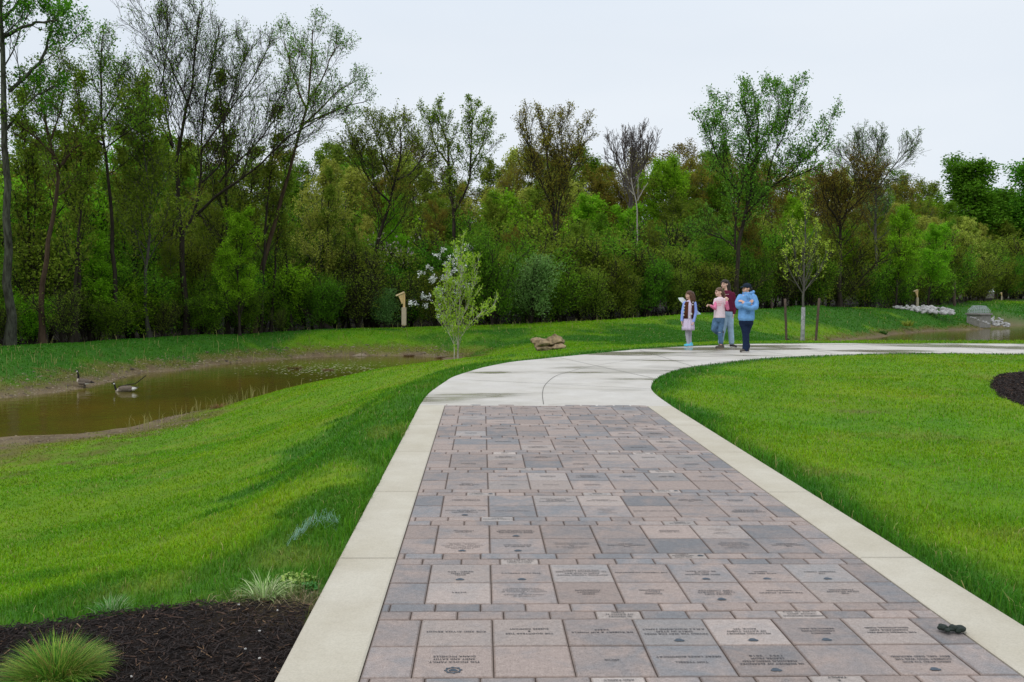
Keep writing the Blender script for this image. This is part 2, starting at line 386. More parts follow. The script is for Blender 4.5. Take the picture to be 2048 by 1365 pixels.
# ------------------------------------------------------------------ concrete walk and curbs
n = len(cl); m2 = 120
def resamp(L, n):
    s = np.r_[0, np.cumsum(np.hypot(*np.diff(L[:, :2], axis=0).T))]; t = np.linspace(0, s[-1], n)
    return np.c_[np.interp(t, s, L[:, 0]), np.interp(t, s, L[:, 1])]
# fill the walk with a triangulated sheet
import bmesh
bm = bmesh.new(); vs = [bm.verts.new((p[0], p[1], float(P(p[0], p[1])))) for p in WALK]; f = bm.faces.new(vs)
ex = bmesh.ops.extrude_face_region(bm, geom=[f]); 
for e in ex['geom']:
    if isinstance(e, bmesh.types.BMVert): e.co.z -= .12
bmesh.ops.recalc_face_normals(bm, faces=bm.faces)
bmesh.ops.triangulate(bm, faces=bm.faces)
me = bpy.data.meshes.new('footpath'); bm.to_mesh(me); bm.free(); me.materials.append(MT['walk'])
walk = link(bpy.data.objects.new('footpath', me)); tag(walk, kind='structure')
def strip(pts, w):
    pts = np.array(pts)[:, :2]; V = []; Fc = []
    for i, p in enumerate(pts):
        t = pts[min(i+1, len(pts)-1)]-pts[max(i-1, 0)]; t /= np.hypot(*t); nn = np.array([-t[1], t[0]])*w/2
        for s in (1, -1): q = p+nn*s; V.append((q[0], q[1], float(P(*q))+.004))
        if i: k = 2*i; Fc.append((k-2, k-1, k+1, k))
    return V, Fc
JV, JF = [], []
def addstrip(pts, w):
    V, Fc = strip(pts, w); b = len(JV); JV.extend(V); JF.extend([tuple(i+b for i in f) for f in Fc])
jl = [(1087, 809.5), (1085, 787), (1091, 769.6), (1110, 753.5), (1136, 744.7), (1175, 735), (1240, 724), (1330, 714), (1440, 706)]
addstrip(smooth_line([atp(*p) for p in jl], 6), .009)
for a, b in [((1561, 690.5), (1672, 708.5)), ((1679, 689), (1800, 705.5)), ((1897, 690), (1985, 705)), ((1455, 692), (1585, 712)), ((1362, 697), (1518, 716)), ((1280, 701), (1385, 733)), ((1120, 716), (1306, 757)), ((905, 759), (1300, 778))]:
    addstrip([atp(*a), (atp(*a)+atp(*b))/2, atp(*b)], .012)
pymesh('control_joint', JV, JF, MT['groove'], walk)
def box_uv(u0, u1, v0, v1, z0, z1, bev=.4, V=None, Fc=None):
    b = len(V)
    for (ins, z) in ((bev, z1), (0, z1-bev*IN*.6), (0, z0)):
        for (u, v) in ((u0+ins, v0+ins), (u1-ins, v0+ins), (u1-ins, v1-ins), (u0+ins, v1-ins)):
            x, y = uv2w(u, v); V.append((float(x), float(y), z))
    Fc.append((b, b+1, b+2, b+3))
    for k in (0, 4):
        for i in range(4):
            j = (i+1) % 4; Fc.append((b+k+i, b+k+4+i, b+k+4+j, b+k+j))
for (u0, u1) in ((-19.4, -7.5), (90.1, 102.)):
    V, Fc = [], []
    vs_ = [-480]+list(range(-416, 288, 64))+[VE-.15]
    for a, b in zip(vs_[:-1], vs_[1:]): box_uv(u0, u1, a+.16, b-.16, -.14, .004, .30, V, Fc)
    tag(pymesh('kerb', V, Fc, MT['curb']), kind='structure')

V, Fc = [], []
for (u0, u1) in ((-19.2, -7.7), (90.3, 101.8)):
    for v_ in range(-96, 288, 64):
        b_ = len(V)
        for (u_, w_) in ((u0, -.09), (u1, -.09), (u1, .09), (u0, .09)): x_, y_ = uv2w(u_, v_+w_); V.append((float(x_), float(y_), .0062))
        Fc.append((b_, b_+1, b_+2, b_+3))
pymesh('kerb_joint', V, Fc, MT['groove'], walk)
# ------------------------------------------------------------------ paver path with engraved text
V, Fc, CO = [], [], []
rp = random.Random(3)
EV, EF = [], []                     # emblem shapes
TX = []                             # (uc, vc, lines, width, kind)
big = {
 (0, 'F'): ["ROB AND ALYSSA BRIGGS", "THE GOODYEAR TIRE|&|RUBBER COMPANY", "DR ROBERT & KIM HINKLE|KK8ZZ", "*PAVING THE WAY FOR MORE|GIRLS IN STEM|A.M.E.S WOHLWEND FAMILY", "*IN LOVING MEMORY|OF KATHY TOBIN|ROCK 'EM", "*REGENCY|CONSTRUCTION|SERVICES INC.", "THE TIMKEN COMPANY|CHARITABLE AND|EDUCATIONAL FUND"],
 (0, 'N'): ["#THE MOOCK FAMILY,|ANDY AND KATHY|DIANA MICHELLE", "", "AMCOR", "TOM TYRRELL||GREAT LAKES BIOMIMICRY", "*IN MEMORY OF ELEANORE|MARGOLIS DEDICATED|LEADER FROM|1952 - 2018", "", "*DEDICATED TO ROD|GOMBERT WHO WAS THE|BEST GIRL DAD AROUND"],
 (1, 'F'): ["*ANGEL|WILLIAMS|GSNEO - BOD", "*THE FEIN FAMILY'S", "INSPIRING YOUNG MINDS,|STEM IS THE KEY|TO TOMORROW'S PROGRESS|THE DALEY FAMILY", "THE LUBRIZOL FOUNDATION", "*JOHN AND SHARON|MATHIE|BE YOUR BEST!", "*KATE AND MEG|ASBECK", "*THE|TENNENT FAMILY"],
 (1, 'N'): ["VISTRA", "IN HONOR OF|VIVIAN VON GRUENIGEN|AND|DOMINIC J. BAGNOLI, JR.|TAKING CARE OF PEOPLE|THE ALTMAN FAMILY", "AKRON|COMMUNITY|FOUNDATION", "MAYNARD|FAMILY|FOUNDATION", "*SANDRA KURT|CLERK OF COURTS|CAMP CONESTOGA", "THE JOHN P. MURPHY|FOUNDATION", "THE|SISLER MCFAWN|FOUNDATION"],
 (2, 'F'): ["ROBINSON|FOUNDATION", "*IRENE HUMMERSTINE|TROOP LEADER MOTHER|NORTH CANTON OHIO", "", "", "THE FERGUS|FOUNDATION", "KATHY TERRY|COMMUNITY||MEMORY|CAMP LEDGEWOOD", ""],
 (2, 'N'): ["*4 GENERATIONS|LAKE TO RIVER TO NEO|TROOPS 80 - 126 - 737|ANNA MAE - MARY - MARLISE|ELAINE - AMELIA|CHARLOTTE - ADELYNN", "*IN MEMORY OF|DANTA DOUGLAS", "IN HONOR OF|DOMINIC BAGNOLI, JR|AND|VIVIAN VON GRUENIGEN|THE LIVE ALTMAN FAMILY", "THE|SHERWIN - WILLIAMS|COMPANY", "", "MAE & SUE GAINA|AND FAMILY|MAY ALL WHO ENTER|HERE STRIVE TO MAKE|THE WORLD A BETTER|PRESTON PLACE", "THE|CLEVELAND-CLIFFS|FOUNDATION"],
 (3, 'F'): ["ELIZABETH FAMILY|IN LOVING MEMORY", "", "JUDITH OF NORTHFIELD|MAKING STEM|IN HONOR OF|GIRL SCOUT LEADERS", "FIRST ENERGY CORP.|FOUNDATION", "", "THE|WOMEN OF SUMMIT|COUNTY FAMILY", "PATRICIA|MONTGOMERY"],
 (3, 'N'): ["*HONORS LEADERS|SERVICE|BETH AND JEAN OF TROOP", "THE JACOBSEN FAMILY", "", "AMERICAN HIGH|SCHOOL|COUNTY|OF MEMORY|LOVE FOREVER", "CAMILLE C. GARY - MCKEON", "", "IN HONOR OF GRANDMA|WHO ALWAYS SERVED|WITH OUR LOVE"]}
words = ["IN HONOR OF|OUR FAMILY", "IN MEMORY OF|A GOOD LEADER", "THE FAMILY|FOUNDATION", "FOUNDATION", "WITH LOVE|FROM THE FAMILY|FOREVER", "TROOP LEADER|AND FAMILY", "IN LOVING MEMORY|OF MOTHER|AND GRANDMOTHER|WITH LOVE"]
small = {(-32, 26): "DOUGLAS|AND FAMILY", (-32, 58): "TIM PENTON|&|FAMILY", (-4, 30): "IN MEMORY|OF KATHY N.|TOBIN", (-4, 62): "SHANNON GRISWOLD|TROOP 60553|CLASS OF 2023", (28, 14): "TROOP 73041|SAINT ALBERT|THE GREAT 2024", (32, 50): "*THE JOHN|MACCONNACHY|FAMILY", (60, 54): "IN HONOR OF|FAMILY", (64, 10): "LAUREN & ADDISON|FAMILY", (92, 6): "*LEADER OF|FAMILY", (92, 38): "IN HONOR OF|MOTHER", (96, 58): "*IN MEMORY|OF FAMILY", (124, 62): "IN MEMORY|OF FATHER", (128, 18): "WITH LOVE", (156, 14): "TROOP|FAMILY", (156, 62): "*IN HONOR|FAMILY", (160, 50): "FAMILY"}
def paver(u0, u1, v0, v1, light=0.):
    g = .065
    if u1-u0 < 1.0: return
    n0 = len(V); z = rp.uniform(-.0012, .0012); box_uv(u0+g, u1-g, v0+g, v1-g, -.03, z, .30, V, Fc)
    for i in range(n0, n0+4): V[i] = (V[i][0], V[i][1], V[i][2]+rp.uniform(-.0008, .0008))
    gr = rp.choice([.22, .3, .36, .45, .5, .6, .75]); va = rp.uniform(.84, 1.12); CO.extend([(gr, va, light, 0.)]*4+[(gr, va, light, 1.)]*(len(V)-n0-4))
for k in range(-5, 10):
    mid = -16+32*k
    for side, v0 in (('N', mid-12), ('F', mid)):
        row = big.get((k, side))
        for c in range(9):
            u0, u1 = [(-7.4, 0)]+[(12*i, 12*i+12) for i in range(7)]+[(84, 90)], None
            u0, u1 = u0[c]
            txt = ''
            if 0 < c < 8:
                txt = row[c-1] if row else (rp.choice(words+[''])+'' if (k > 3 and rp.random() < .72) else '')
            paver(u0, u1, v0, v0+12, .35 if txt and rp.random() < .3 else 0)
            if txt: TX.append(((u0+u1)/2, v0+6, txt, 10.4, 12))
    for j, (v0, off) in enumerate(((mid+12, -2), (mid+16, -6))):
        u = off-8
        while u < 90:
            a, b = max(u, -7.4), min(u+8, 90.)
            t = small.get((v0, u), '')
            if b-a > 1: paver(a, b, v0, v0+4, .7 if t else 0)
            if t: TX.append(((u+u+8)/2, v0+2, t, 7., 4))
            u += 8
pav = empty('x', (0, 0, 0)); bpy.data.objects.remove(pav)
me_ = pymesh('brick_path', V, Fc, MT['paver']); tag(me_, kind='structure')
ca = me_.data.color_attributes.new('Col', 'FLOAT_COLOR', 'POINT'); c = np.array(CO, np.float32); ca.data.foreach_set('color', c.ravel())
bp = me_
q = [uv2w(*s) for s in ((-7.5, -480), (90.1, -480), (90.1, VE), (-7.5, VE))]
pymesh('joint_sand', [(float(a), float(b), -.007) for a, b in q], [(0, 1, 2, 3)], MT['joint_sand'], bp)
# glyph cache: flat meshes of the default font
GC = {}
def glyphs(txt):
    if txt in GC: return GC[txt]
    cu = bpy.data.curves.new('t', 'FONT'); cu.body = txt; cu.size = 1; cu.align_x = 'CENTER'; cu.align_y = 'CENTER'; cu.resolution_u = 2; cu.space_character = 1.12
    o = bpy.data.objects.new('t', cu); COL.objects.link(o); bpy.context.view_layer.update()
    me = bpy.data.meshes.new_from_object(o.evaluated_get(bpy.context.evaluated_depsgraph_get()))
    v = np.array([x.co[:2] for x in me.vertices]); f = [tuple(p.vertices) for p in me.polygons]
    bpy.data.objects.remove(o); bpy.data.curves.remove(cu); bpy.data.meshes.remove(me)
    GC[txt] = (v, f); return v, f
LV, LF = [], []
def put_text(uc, vc, line, width, cap):
    v, f = glyphs(line)
    if not len(v): return
    w = v[:, 0].max()-v[:, 0].min(); h = .72
    sx = min(width, .46*len(line)*cap/.62)/w; sy = cap/h
    if w*sx < 1: sx = cap/h*.9
    b = len(LV)
    cx = (v[:, 0].max()+v[:, 0].min())/2; cy = (v[:, 1].max()+v[:, 1].min())/2
    x, y = uv2w(uc-(v[:, 0]-cx)*sx, vc-(v[:, 1]-cy)*sy)
    if cap > .55 and uc > -99:
        for sh_ in (0, .035*cap):
            b = len(LV); x, y = uv2w(uc+sh_-(v[:, 0]-cx)*sx, vc-(v[:, 1]-cy)*sy); LV.extend([(float(a), float(c_), .0026+.0003*(sh_ > 0)) for a, c_ in zip(x, y)]); LF.extend([tuple(i+b for i in ff) for ff in f])
        return
    LV.extend([(float(a), float(c_), .0026) for a, c_ in zip(x, y)]); LF.extend([tuple(i+b for i in ff) for ff in f])
def emblem(uc, vc, s, ring=False):
    pts = []
    for i in range(40):
        a = 2*pi*i/40; r = s*(.66+.34*abs(cos(1.5*(a-pi/2))))
        x, y = uv2w(uc+r*cos(a)*1.15, vc+r*sin(a)*.85); pts.append((float(x), float(y), .0026))
    b = len(EV); EV.extend(pts); EF.append(tuple(range(b, b+40)))
    if ring:
        b = len(EV)
        for i in range(64):
            a = 2*pi*i/64
            for r in (s*1.45, s*(1.85+.35*(1 if i % 8 < 3 else 0))):
                x, y = uv2w(uc+r*cos(a), vc+r*sin(a)*.9); EV.append((float(x), float(y), .0026))
        for i in range(64): j = (i+1) % 64; EF.append((b+2*i, b+2*i+1, b+2*j+1, b+2*j))
for uc, vc, t, wd, kd in TX:
    em = t[0] in '*#'; ring = t[0] == '#'; t = t.lstrip('*#'); L = t.split('|'); n_ = len(L)
    if kd == 12:
        cap = .62 if n_ < 5 else .5; sp = 1.05 if n_ < 5 else 1.5-.12*n_+.1
        if n_ == 2: sp = 1.15
        c0 = vc-(.3 if em else 0)
        if em and not ring: emblem(uc, vc-4.1, .78)
        if ring: emblem(uc, vc-3.6, .62, True); c0 = vc+.5
        for i, l in enumerate(L):
            if l: put_text(uc, c0+(i-(n_-1)/2)*sp+(0), l, wd, cap)
    else:
        if em: emblem(uc+2.6, vc, .62); uc -= 1.2; wd = 4.6
        for i, l in enumerate(L): put_text(uc, vc+(i-(n_-1)/2)*1.05, l, wd, .6)
pymesh('lettering', LV, LF, MT['letter'], bp)
pymesh('emblem', EV, EF, MT['emblem'], bp)


# ------------------------------------------------------------------ grass blades
def blades(name, x, y, z, hgt, wid, lean, col, rs, mat=None, parent=None, azi=None, curl=1.):
    n = len(x); az = rs.uniform(0, 2*pi, n) if azi is None else azi; wz = rs.uniform(0, 2*pi, n)
    dx, dy = np.cos(az)*lean, np.sin(az)*lean
    wx, wy = np.cos(wz)*wid/2, np.sin(wz)*wid/2
    V = np.empty((n, 5, 3)); b = np.c_[x, y, z-.01]
    V[:, 0] = b-np.c_[wx, wy, 0*wx]; V[:, 1] = b+np.c_[wx, wy, 0*wx]
    m_ = b+np.c_[dx*.3*hgt, dy*.3*hgt, hgt*.58]
    V[:, 2] = m_+np.c_[wx, wy, 0*wx]*.8; V[:, 3] = m_-np.c_[wx, wy, 0*wx]*.8
    V[:, 4] = b+np.c_[dx*hgt, dy*hgt, hgt*np.clip(1-.35*lean*curl, .25, 1)]
    k = np.arange(n)*5; Fc = np.vstack([np.c_[k, k+1, k+2], np.c_[k, k+2, k+3], np.c_[k+3, k+2, k+4]])
    cc = np.repeat(col, 5, axis=0)
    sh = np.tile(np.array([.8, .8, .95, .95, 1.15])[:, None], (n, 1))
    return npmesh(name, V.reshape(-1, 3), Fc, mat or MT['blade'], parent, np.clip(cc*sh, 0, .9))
rs = np.random.RandomState(5); gx_, gy_, gh, gw, gl = [], [], [], [], []
for r0, r1, den, h0 in ((2.2, 4.5, 5200, .055), (4.5, 7, 3400, .055), (7, 11, 1500, .055), (11, 18, 700, .055), (18, 30, 330, .055), (30, 60, 150, .085), (60, 110, 34, .14), (110, 165, 6, .25)):
    a0 = radians(36); n = int(den*a0*(r1*r1-r0*r0))
    r = np.sqrt(rs.uniform(r0*r0, r1*r1, n)); t = rs.uniform(-a0, a0, n); x = r*np.sin(t); y = r*np.cos(t)
    k = hard_d(x, y) > .004; x, y, r = x[k], y[k], r[k]
    gx_.append(x); gy_.append(y); gh.append(np.full(len(x), h0*.85)); gw.append(np.maximum(.0034, r*.00085)); 
x = np.concatenate(gx_); y = np.concatenate(gy_); h = np.concatenate(gh); wd = np.concatenate(gw)
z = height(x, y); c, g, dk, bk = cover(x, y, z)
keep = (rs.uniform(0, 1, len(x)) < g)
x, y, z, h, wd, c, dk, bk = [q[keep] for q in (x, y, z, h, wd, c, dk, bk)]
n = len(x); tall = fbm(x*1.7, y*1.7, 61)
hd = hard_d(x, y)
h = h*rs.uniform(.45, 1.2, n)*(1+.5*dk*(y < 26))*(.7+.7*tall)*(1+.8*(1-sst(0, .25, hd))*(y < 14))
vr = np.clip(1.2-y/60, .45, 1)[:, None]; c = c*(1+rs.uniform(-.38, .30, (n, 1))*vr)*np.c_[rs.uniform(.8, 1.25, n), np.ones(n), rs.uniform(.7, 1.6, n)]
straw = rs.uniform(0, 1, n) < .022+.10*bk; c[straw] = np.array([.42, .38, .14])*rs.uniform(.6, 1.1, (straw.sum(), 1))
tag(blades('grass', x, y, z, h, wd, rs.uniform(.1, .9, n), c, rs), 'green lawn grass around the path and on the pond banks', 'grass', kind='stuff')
# pale stalks standing along the banks
pts = []
for (pa, pb, nn) in (((0, 720), (860, 668), 420), ((860, 668), (1350, 648), 260), ((230, 872), (600, 772), 130), ((560, 780), (740, 745), 50), ((1600, 650), (1960, 635), 120)):
    for _ in range(nn):
        t = rs.uniform(); zz = -1.3 if pa[1] < 760 and pa[0] < 1500 else (-2.0 if pa[1] > 760 else -1.2)
        p = at(pa[0]+(pb[0]-pa[0])*t, pa[1]+(pb[1]-pa[1])*t+rs.normal()*9, zz); pts.append(p[:2])
pts = np.array(pts); z = height(pts[:, 0], pts[:, 1]); n = len(z); k = z > W-.12
pts, z, n = pts[k], z[k], k.sum(); dist = pts[:, 1]
tag(blades('dry_stalks', pts[:, 0], pts[:, 1], z, rs.uniform(.15, .5, n), dist*.0006, rs.uniform(0, .5, n), np.array([.36, .34, .12])*rs.uniform(.6, 1.2, (n, 1)), rs), 'pale tall grass stalks scattered along the pond banks', 'grass', kind='stuff')

# gravelly litter on the muddy shore
n = 9000; px = rs.uniform(-20, 900, n)
yy = np.interp(px, [0, 150, 300, 450, 600, 750, 900], [797, 779, 746, 728, 716.5, 712, 712])-np.abs(rs.normal(0, 9, n))*np.interp(px, [0, 900], [1.6, .8])
k2 = rs.uniform(0, 1, n) < .35; yy = np.where(k2, np.interp(px, [0, 150, 250, 430], [893, 882, 868, 822])+rs.normal(0, 11, n), yy); px = np.where(k2, rs.uniform(-10, 430, n), px)
q = np.array([at(a, b, W+.08)[:2] for a, b in zip(px, yy)]); zz = height(q[:, 0], q[:, 1]); k = (zz > W-.03) & (zz < W+.5); q, zz = q[k], zz[k]; n = len(zz)
s = rs.gamma(2., .016, n)*(q[:, 1]/34); a = rs.uniform(0, 2*pi, n); V = np.empty((n, 5, 3))
for i, (ca_, sa_) in enumerate(((1, 0), (0, .6), (-1, 0), (0, -.6))):
    V[:, i] = np.c_[q[:, 0]+s*(ca_*np.cos(a)-sa_*np.sin(a)), q[:, 1]+s*(ca_*np.sin(a)+sa_*np.cos(a)), zz-.005]
V[:, 4] = np.c_[q, zz+s*.3]; k = np.arange(n)*5
Fc = np.vstack([np.c_[k+i, k+(i+1) % 4, k+4] for i in range(4)])
cc = np.array([.22, .175, .125])*rs.uniform(.25, 1.7, (n, 1)); tag(npmesh('shore_litter', V.reshape(-1, 3), Fc, MT['blade'], None, np.clip(np.repeat(cc, 5, 0), 0, .8)), 'grey brown gravel and litter along the muddy pond shore', 'gravel', kind='stuff')

# ------------------------------------------------------------------ mulch
def chips(poly, n, name, label, sc=1.):
    x0, y0 = poly.min(0); x1, y1 = poly.max(0); x = rs.uniform(x0, x1, n*3); y = rs.uniform(y0, y1, n*3)
    k = (poly_sd(x, y, poly) < .02) & (hard_d(x, y) > .01) & (np.abs(x) < y*1.0+.5); x, y = x[k][:n], y[k][:n]; n = len(x)
    z = height(x, y)+rs.uniform(0, .022, n); L_ = rs.gamma(2., .012, n)*sc+.006; w_ = rs.uniform(.002, .006, n)*sc; t_ = rs.uniform(.001, .0025, n)*sc
    a = rs.uniform(0, 2*pi, n); pt = rs.normal(0, .22, n); ro = rs.normal(0, .4, n)
    d = np.c_[np.cos(a)*np.cos(pt), np.sin(a)*np.cos(pt), np.sin(pt)]; s = np.c_[-np.sin(a), np.cos(a), ro]; s /= np.linalg.norm(s, axis=1)[:, None]; u = np.cross(d, s)
    c = np.c_[x, y, z]; V = np.empty((n, 8, 3)); i = 0
    for sx_ in (-1, 1):
        for sy in (-1, 1):
            for sz in (-1, 1): V[:, i] = c+d*(sx_*L_/2)[:, None]+s*(sy*w_/2)[:, None]*(1 if sx_ < 0 else .6)+u*(sz*t_/2)[:, None]; i += 1
    k = np.arange(n)*8; Fc = np.vstack([np.c_[k+a_, k+b_, k+c_, k+d_] for a_, b_, c_, d_ in ((0, 1, 3, 2), (4, 6, 7, 5), (0, 4, 5, 1), (2, 3, 7, 6), (0, 2, 6, 4), (1, 5, 7, 3))])
    b = rs.uniform(0, 1, n); col = np.array([.017, .011, .009])*rs.uniform(.4, 1.8, (n, 1)); col[b > .86] = np.array([.075, .042, .028])*rs.uniform(.5, 1.2, ((b > .86).sum(), 1)); col[b > .985] = (.22, .13, .07)
    tag(npmesh(name, V.reshape(-1, 3), Fc, MT['chip'], None, np.repeat(col, 8, 0)), label, 'mulch', kind='stuff')
m = M('chip'); a = m.N('Attribute', attribute_name='Col'); m.set(a.outputs['Color'], .75, .25); MT['chip'] = m.m
chips(MUL, 42000, 'mulch', 'dark brown shredded bark mulch left of the brick path')
chips(MUR, 12000, 'mulch', 'dark bark mulch bed at the right edge of the lawn', 2.2)

# ------------------------------------------------------------------ tufts and small things near the camera
def clump(px, py, n, rad, h0, h1, spread, cols, label, cat, name='grass_clump', wid=.003, Z=-.04, grp=None):
    p = at(px, py, Z); zz = H(p[0], p[1]); o = empty(name, (p[0], p[1], zz)); tag(o, label, cat, grp)
    r = np.sqrt(rs.uniform(0, 1, n))*rad; t = rs.uniform(0, 2*pi, n); x, y = r*np.cos(t), r*np.sin(t)
    azi = t+rs.normal(0, .5, n); le = np.clip(spread*(.25+r/rad)+rs.normal(0, .12, n), .02, 1.7)
    # arching blades of four pieces
    hh = rs.uniform(h0, h1, n)*(1.1-.35*(r/rad)); V = np.empty((n, 9, 3)); wz = azi+pi/2+rs.normal(0, .4, n)
    for i in range(5):
        s_ = i/4; ang = le*(.3+.9*s_); px_ = x+np.cos(azi)*hh*s_*np.sin(ang)*.95; py_ = y+np.sin(azi)*hh*s_*np.sin(ang)*.95; pz = hh*s_*np.cos(ang*.75)
        if i < 4:
            w_ = wid*(1-.2*i)/2; V[:, 2*i] = np.c_[px_-np.cos(wz)*w_, py_-np.sin(wz)*w_, pz]; V[:, 2*i+1] = np.c_[px_+np.cos(wz)*w_, py_+np.sin(wz)*w_, pz]
        else: V[:, 8] = np.c_[px_, py_, pz]
    k = np.arange(n)*9; Q = []
    for i in range(3): a_ = k+2*i; Q += [np.c_[a_, a_+1, a_+3], np.c_[a_, a_+3, a_+2]]
    Q.append(np.c_[k+6, k+7, k+8]); cols = np.array(cols); c = cols[rs.randint(0, len(cols), n)]*rs.uniform(.6, 1.25, (n, 1))
    npmesh('blades', V.reshape(-1, 3), np.vstack(Q), MT['blade'], o, np.repeat(c, 9, 0)); return o
clump(112, 1372, 2600, .115, .10, .20, 1.15, [(.20, .42, .04), (.10, .30, .03), (.34, .48, .07), (.07, .18, .02), (.36, .30, .08)], 'bushy bright green ornamental grass tuft in the dark mulch at the bottom left', 'ornamental grass', 'ornamental_grass', .0032)
clump(528, 1205, 150, .06, .09, .17, 1.1, [(.42, .55, .22), (.30, .50, .14), (.55, .62, .34)], 'pale green grass tuft beside the mulch edge near the kerb', 'grass tuft', wid=.006)
clump(578, 1197, 50, .05, .05, .11, 1.2, [(.50, .56, .26), (.36, .50, .14)], 'small yellowish grass tuft just right of the pale green one', 'grass tuft', wid=.005)
clump(223, 1222, 120, .07, .05, .10, .9, [(.10, .30, .06), (.30, .40, .20)], 'bluish green grass tuft leaning over the rear mulch edge', 'grass tuft', wid=.004)
def weed(px, py, n, rad, col, label):
    p = at(px, py, -.04); V, Fc = [], []; rr_ = random.Random(int(px)); zz = H(p[0], p[1])
    for i in range(n):
        a = rr_.uniform(0, 2*pi); r = rad*math.sqrt(rr_.random()); c = Vector((r*cos(a), r*sin(a), rr_.uniform(.012, .035))); s = rr_.uniform(.006, .012); b = len(V)
        nn = Vector((rr_.gauss(0, .4), rr_.gauss(0, .4), 1)).normalized(); t1 = nn.cross(Vector((cos(a), sin(a), 0))).normalized(); t2 = nn.cross(t1)
        for k in range(7): q = c+t1*(s*cos(k*.9))+t2*(s*sin(k*.9)*.8); V.append(q)
        Fc.append(tuple(range(b, b+7))); b = len(V); V += [c, c+Vector((.001, 0, 0)), Vector((c.x*.5, c.y*.5, 0))]; Fc.append((b, b+1, b+2))
    o = pymesh('weed', V, Fc, simple('weed_leaf', col, .6, .3, 40, 0)); o.location = (p[0], p[1], zz); tag(o, label, 'weed'); return o
weed(622, 1188, 60, .045, (.05, .20, .03), 'small dark green round leaved weed beside the kerb')
weed(600, 1172, 150, .09, (.24, .34, .06), 'yellow green low weeds in the bare corner by the kerb')
# straw scraps in the bare corner
n = 260; c0 = at(570, 1190, 0); x = c0[0]+rs.normal(0, .17, n); y = c0[1]+rs.normal(0, .07, n); k = hard_d(x, y) > .02; x, y = x[k], y[k]; z = height(x, y)+.008; n = len(x)
tag(blades('dry_grass', x, y, z, rs.uniform(.02, .07, n), np.full(n, .0025), np.full(n, 2.2), np.array([.42, .33, .2])*rs.uniform(.5, 1.2, (n, 1)), rs), 'dry straw scraps by the mulch and kerb', 'dry grass', kind='stuff')
# netting
def strands(name, pts, rad, mat, parent=None, sides=4):
    V, Fc = [], []
    for P_ in pts:
        P_ = [Vector(p) for p in P_]
        for i, p in enumerate(P_):
            t = (P_[min(i+1, len(P_)-1)]-P_[max(i-1, 0)]).normalized(); a = t.cross(Vector((.3, .2, 1))).normalized(); b = t.cross(a); r = rad(i/(len(P_)-1)) if callable(rad) else rad
            for k in range(sides): V.append(p+a*r*cos(2*pi*k/sides)+b*r*sin(2*pi*k/sides))
            if i:
                o_ = len(V)-2*sides
                for k in range(sides): k2 = (k+1) % sides; Fc.append((o_+k, o_+k2, o_+sides+k2, o_+sides+k))
        o_ = len(V)-sides; Fc.append(tuple(o_+k for k in range(sides)))
    return pymesh(name, V, Fc, mat, parent, True)
rr_ = random.Random(4); L_ = []
for i in range(44):
    t0 = rr_.uniform(0, .8); pts = []
    for j in range(6):
        t = min(1, t0+j*.05); q = at(572+t*108, 1078-46*math.sin(t*2.2)**1.2+rr_.gauss(0, 6), .03); pts.append((q[0], q[1]+rr_.gauss(0, .02), H(q[0], q[1])+.035+rr_.uniform(0, .02)+.015*math.sin(j*1.3+i)))
    L_.append(pts)
tag(strands('netting', L_, .0006, simple('net', (.24, .42, .33), .5, .2, 30, 0)), 'pale green tangled netting lying in the grass left of the kerb', 'netting')
# lump on the pavers
def rock(name, s, seed, mat, sub=3, rough=.28, parent=None, flat=1.):
    bm = bmesh.new(); bmesh.ops.create_icosphere(bm, subdivisions=sub, radius=1); r_ = random.Random(seed)
    pl = [(Vector((r_.gauss(0, 1), r_.gauss(0, 1), r_.gauss(0, 1))).normalized(), r_.uniform(.55, .9)) for _ in range(11)]
    for v in bm.verts:
        p = v.co.copy()
        for nn, d in pl:
            e = p.dot(nn)-d
            if e > 0: p -= nn*e*.92
        p *= 1+rough*.25*(sin(p.x*5+seed)*sin(p.y*6)*sin(p.z*5+seed*2)); v.co = Vector((p.x*s[0], p.y*s[1], p.z*s[2]))
    me = bpy.data.meshes.new(name); bm.to_mesh(me); bm.free(); me.materials.append(mat)
    o = link(bpy.data.objects.new(name, me)); o.parent = parent; return o
p = at(1903, 1262, .01); bm = bmesh.new(); r_ = random.Random(9)
for i in range(40):
    mtx = Matrix.Translation((r_.uniform(-.045, .045), r_.gauss(0, .012), r_.uniform(.003, .016))) @ Matrix.Diagonal((r_.uniform(.011, .02), r_.uniform(.010, .016), r_.uniform(.007, .012), 1)); bmesh.ops.create_icosphere(bm, subdivisions=2, radius=1, matrix=mtx)
me = bpy.data.meshes.new('dropping'); bm.to_mesh(me); bm.free(); me.materials.append(simple('dung', (.012, .020, .014), .6, .4, 60, .6)); dg = link(bpy.data.objects.new('dropping', me)); dg.location = p
tag(dg, 'lumpy dark green dropping on a brick paver against the right kerb', 'dropping')
pb = rock('pebble', (.0065, .005, .004), 3, simple('pebble', (.42, .40, .37), .7, .1, 40, 0), 2); first = True
for px, py in ((555, 1228), (519, 1270), (491, 1306), (519, 1325), (478, 1216), (263, 1362)):
    o = pb if first else copy_tree(pb); first = False; q = at(px, py, -.01); o.location = (q[0], q[1], H(q[0], q[1])+.028); o.rotation_euler = (0, 0, px)
    tag(o, 'small white pebble lying on the dark mulch', 'pebble', 'white pebbles scattered on the mulch')

